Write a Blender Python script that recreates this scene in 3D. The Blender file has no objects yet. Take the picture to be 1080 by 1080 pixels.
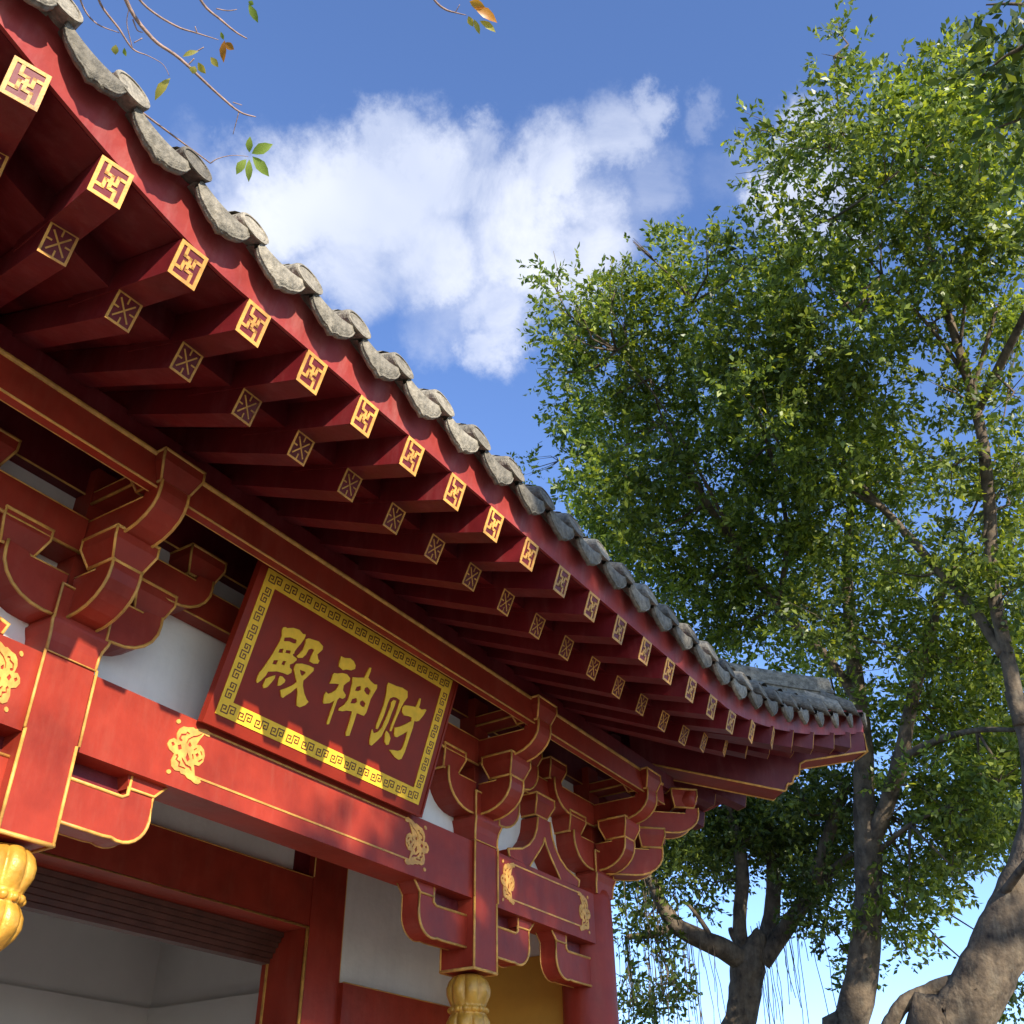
import bpy, math, random
import numpy as np
from mathutils import Vector, Matrix

DIAN=[[[0.8983,0.143],[0.9021,0.145],[0.9043,0.1445],[0.9155,0.1495],[0.9265,0.1513],[0.9357,0.1486],[0.939,0.15],[0.9407,0.1485],[0.9402,0.1432],[0.9367,0.1337],[0.9332,0.1265],[0.9311,0.1206],[0.9315,0.1179],[0.9293,0.1163],[0.9312,0.1142],[0.9388,0.1136],[0.9396,0.1111],[0.9355,0.1052],[0.9306,0.1012],[0.9323,0.0976],[0.9373,0.096],[0.9379,0.0919],[0.9333,0.0874],[0.9241,0.0866],[0.9136,0.0847],[0.8987,0.0787],[0.8972,0.0722],[0.8922,0.0634],[0.8882,0.0585],[0.8855,0.0602],[0.8848,0.0654],[0.8859,0.0727],[0.8898,0.0818],[0.8947,0.0969],[0.8985,0.1125],[0.9009,0.1234],[0.901,0.1319],[0.8976,0.1391]],[[0.9059,0.1311],[0.9162,0.1357],[0.9284,0.1368],[0.9292,0.1321],[0.9246,0.1302],[0.9153,0.1295],[0.9069,0.1261]],[[0.9045,0.1138],[0.9112,0.1169],[0.9116,0.1109],[0.9045,0.1085]],[[0.9163,0.1171],[0.9248,0.1195],[0.9251,0.1149],[0.9159,0.1127]],[[0.9016,0.0961],[0.9091,0.0991],[0.9089,0.0927],[0.9012,0.0904]],[[0.9171,0.1013],[0.9229,0.1031],[0.9221,0.0967],[0.9163,0.0958]],[[0.8996,0.069],[0.9056,0.074],[0.9127,0.0788],[0.9135,0.0749],[0.9105,0.0676],[0.9062,0.0591],[0.9013,0.0559],[0.8985,0.059],[0.8992,0.064]],[[0.9208,0.0756],[0.9211,0.0809],[0.9255,0.0816],[0.9323,0.0793],[0.9321,0.0757],[0.9273,0.0697],[0.9228,0.0673]],[[0.9436,0.1445],[0.9482,0.1475],[0.9577,0.1489],[0.9671,0.1506],[0.9778,0.1475],[0.979,0.1428],[0.9724,0.1328],[0.977,0.1273],[0.9801,0.1264],[0.9788,0.1214],[0.9719,0.1187],[0.9628,0.1188],[0.963,0.1269],[0.9646,0.1363],[0.9593,0.1368],[0.9541,0.1328],[0.9523,0.1241],[0.9481,0.1181],[0.9414,0.1154],[0.9374,0.1164],[0.9414,0.1219],[0.9449,0.1291],[0.9451,0.1371]],[[0.9416,0.1069],[0.9515,0.1108],[0.9645,0.113],[0.9745,0.1132],[0.9754,0.1092],[0.9703,0.1007],[0.9633,0.0902],[0.9656,0.0832],[0.9727,0.0745],[0.9803,0.0687],[0.9852,0.0669],[0.9812,0.0605],[0.9731,0.0546],[0.9666,0.0547],[0.9635,0.0626],[0.9601,0.0727],[0.9563,0.0777],[0.9487,0.0671],[0.9422,0.0605],[0.9387,0.0558],[0.9349,0.0565],[0.9301,0.0638],[0.9379,0.0694],[0.9477,0.0773],[0.9532,0.0843],[0.9453,0.0927],[0.9408,0.098],[0.9402,0.1035]],[[0.9508,0.1019],[0.9623,0.1027],[0.9626,0.1],[0.9582,0.0947],[0.9539,0.0974]]]
SHEN=[[[1.0172,0.1481],[1.0246,0.1484],[1.0359,0.1522],[1.0442,0.1509],[1.0507,0.1466],[1.0514,0.1416],[1.0452,0.1369],[1.0354,0.1346],[1.0294,0.1312],[1.0194,0.1329],[1.0178,0.139]],[[1.0148,0.1212],[1.0214,0.1229],[1.0302,0.1271],[1.0393,0.1286],[1.0478,0.1258],[1.0485,0.1216],[1.0437,0.1168],[1.0397,0.1115],[1.0413,0.1047],[1.0496,0.1004],[1.0498,0.0967],[1.0461,0.0932],[1.0397,0.0931],[1.0366,0.0883],[1.0364,0.0751],[1.0358,0.0517],[1.0325,0.0499],[1.031,0.0522],[1.0313,0.0703],[1.0315,0.0857],[1.0242,0.0787],[1.0138,0.0743],[1.0117,0.0764],[1.01,0.0845],[1.011,0.0914],[1.0159,0.0898],[1.0223,0.094],[1.0286,0.1008],[1.0308,0.1097],[1.0249,0.1087],[1.0123,0.104],[1.0137,0.11],[1.0132,0.1179]],[[1.0522,0.129],[1.061,0.1316],[1.0753,0.137],[1.0771,0.1453],[1.0795,0.1547],[1.0833,0.1554],[1.0839,0.1502],[1.083,0.1399],[1.0899,0.1372],[1.0999,0.1355],[1.1055,0.1373],[1.1073,0.1321],[1.1044,0.1234],[1.1011,0.113],[1.1011,0.1009],[1.1008,0.0917],[1.0981,0.0855],[1.0917,0.0848],[1.0819,0.0844],[1.0822,0.0719],[1.0816,0.0496],[1.0753,0.0468],[1.0735,0.0506],[1.0736,0.0689],[1.0724,0.0833],[1.0606,0.0806],[1.0536,0.077],[1.0454,0.0753],[1.0453,0.0789],[1.0533,0.0869],[1.0575,0.0965],[1.0568,0.1074],[1.0552,0.1203]],[[1.0657,0.119],[1.0737,0.1235],[1.0761,0.1183],[1.0722,0.1146],[1.0649,0.1127]],[[1.0826,0.1237],[1.0879,0.1269],[1.0964,0.1242],[1.0958,0.1172],[1.0894,0.1163],[1.0828,0.1193]],[[1.0647,0.0999],[1.0726,0.1042],[1.0763,0.0996],[1.0732,0.0958],[1.0636,0.0928]],[[1.0817,0.1015],[1.0854,0.1054],[1.0941,0.1037],[1.0936,0.0975],[1.0885,0.0964],[1.0828,0.0981]]]
CAI=[[[1.1282,0.1488],[1.1333,0.1493],[1.146,0.1502],[1.1604,0.1527],[1.1742,0.152],[1.1781,0.1433],[1.1735,0.1337],[1.1709,0.1249],[1.1671,0.1045],[1.1645,0.084],[1.1608,0.0828],[1.1606,0.0925],[1.1637,0.1118],[1.1638,0.1331],[1.1555,0.1344],[1.1474,0.1329],[1.1408,0.1284],[1.1393,0.1201],[1.1387,0.1003],[1.1345,0.0774],[1.1309,0.0769],[1.1293,0.0818],[1.1312,0.1005],[1.1324,0.1162],[1.1304,0.1323],[1.1272,0.1439]],[[1.1461,0.1239],[1.1503,0.129],[1.1556,0.1294],[1.1556,0.1223],[1.1538,0.1097],[1.1524,0.0939],[1.1494,0.0817],[1.1465,0.0697],[1.1388,0.059],[1.1322,0.0508],[1.1274,0.0513],[1.1251,0.0573],[1.1232,0.0702],[1.1239,0.0732],[1.1291,0.0688],[1.1364,0.0733],[1.1428,0.0823],[1.1454,0.0998],[1.148,0.1175]],[[1.1529,0.0767],[1.154,0.0812],[1.1615,0.0788],[1.1671,0.0737],[1.1672,0.0641],[1.163,0.0616],[1.1572,0.065]],[[1.1774,0.1301],[1.1895,0.1334],[1.2029,0.1363],[1.2052,0.1465],[1.2061,0.152],[1.2088,0.1522],[1.2103,0.1454],[1.2102,0.1381],[1.2176,0.1371],[1.2263,0.1409],[1.2289,0.1403],[1.2253,0.1303],[1.2187,0.1193],[1.2133,0.1161],[1.2084,0.1158],[1.2094,0.1047],[1.2083,0.0873],[1.207,0.0657],[1.204,0.0529],[1.1988,0.0499],[1.1897,0.0505],[1.1794,0.0542],[1.1725,0.0573],[1.1812,0.0596],[1.1913,0.0614],[1.1975,0.0648],[1.1999,0.069],[1.2011,0.0835],[1.1999,0.0958],[1.1919,0.0889],[1.1806,0.0798],[1.1754,0.0793],[1.1724,0.0825],[1.1698,0.0914],[1.1797,0.0961],[1.1915,0.1043],[1.2022,0.113],[1.2009,0.1183],[1.1942,0.1181],[1.182,0.1153],[1.1759,0.1189],[1.1741,0.1253]]]
ORN=[[[0.805,0.5128],[0.8104,0.5176],[0.8174,0.5188],[0.8256,0.5216],[0.8295,0.5206],[0.837,0.5238],[0.8486,0.526],[0.8545,0.5232],[0.854,0.5183],[0.8488,0.5177],[0.8448,0.5188],[0.8387,0.509],[0.8351,0.5014],[0.8415,0.5029],[0.8482,0.4992],[0.8512,0.492],[0.85,0.4835],[0.8441,0.4765],[0.8362,0.4757],[0.8383,0.4695],[0.8406,0.4623],[0.8463,0.4595],[0.848,0.4617],[0.8518,0.4578],[0.8475,0.4537],[0.8425,0.4533],[0.8355,0.4557],[0.8297,0.4562],[0.8247,0.4592],[0.8184,0.4589],[0.8165,0.4611],[0.809,0.46],[0.8023,0.4635],[0.8006,0.4713],[0.8032,0.4794],[0.7993,0.481],[0.7948,0.4824],[0.7906,0.4884],[0.7928,0.4942],[0.7989,0.4985],[0.8041,0.4974],[0.8022,0.506]],[[0.8356,0.4888],[0.8386,0.492],[0.8419,0.4902],[0.8392,0.4859]],[[0.8303,0.4876],[0.8321,0.4882],[0.8353,0.4823],[0.8327,0.4821]],[[0.8423,0.4955],[0.8445,0.4957],[0.8475,0.492],[0.8459,0.4903]],[[0.8316,0.4938],[0.8359,0.4978],[0.8371,0.4968],[0.8333,0.4929]],[[0.8415,0.482],[0.8475,0.4871],[0.8488,0.4857],[0.8433,0.4805]],[[0.8215,0.4802],[0.8228,0.4875],[0.8287,0.4802],[0.8254,0.4758]],[[0.822,0.4976],[0.824,0.5018],[0.8277,0.4983],[0.8268,0.4957],[0.8232,0.4957]],[[0.819,0.4983],[0.8205,0.5046],[0.828,0.5107],[0.8347,0.5138],[0.8424,0.5195],[0.8414,0.5172],[0.8351,0.5119],[0.8284,0.5088],[0.8224,0.5038],[0.8208,0.4984]],[[0.8153,0.4791],[0.8186,0.477],[0.8239,0.4725],[0.8321,0.4716],[0.8354,0.4664],[0.8328,0.4667],[0.83,0.469],[0.8231,0.4699],[0.817,0.4748]],[[0.8063,0.5004],[0.8086,0.5073],[0.8157,0.5097],[0.8172,0.5132],[0.8221,0.5122],[0.8215,0.5102],[0.8177,0.5107],[0.8169,0.5077],[0.8105,0.5053],[0.8091,0.5014],[0.8128,0.5003],[0.8118,0.4979],[0.8078,0.4981]],[[0.8049,0.4783],[0.8085,0.4808],[0.8109,0.478],[0.8089,0.474],[0.8149,0.4725],[0.814,0.4677],[0.8243,0.4677],[0.824,0.4657],[0.8123,0.4658],[0.8123,0.4705],[0.8064,0.4732],[0.8081,0.4776]],[[0.7956,0.4912],[0.7986,0.4936],[0.8023,0.4911],[0.7992,0.4876]],[[0.8062,0.4912],[0.8106,0.4941],[0.8141,0.4892],[0.8088,0.4861]],[[0.8048,0.5223],[0.8045,0.5204],[0.803,0.5188],[0.8009,0.518],[0.7989,0.5184],[0.7979,0.5199],[0.7982,0.5218],[0.7997,0.5234],[0.8018,0.5242],[0.8038,0.5237]],[[0.8036,0.4568],[0.8033,0.4551],[0.8018,0.4536],[0.7997,0.4529],[0.7978,0.4534],[0.7968,0.4548],[0.7971,0.4566],[0.7986,0.458],[0.8006,0.4587],[0.8026,0.4582]]]
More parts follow.
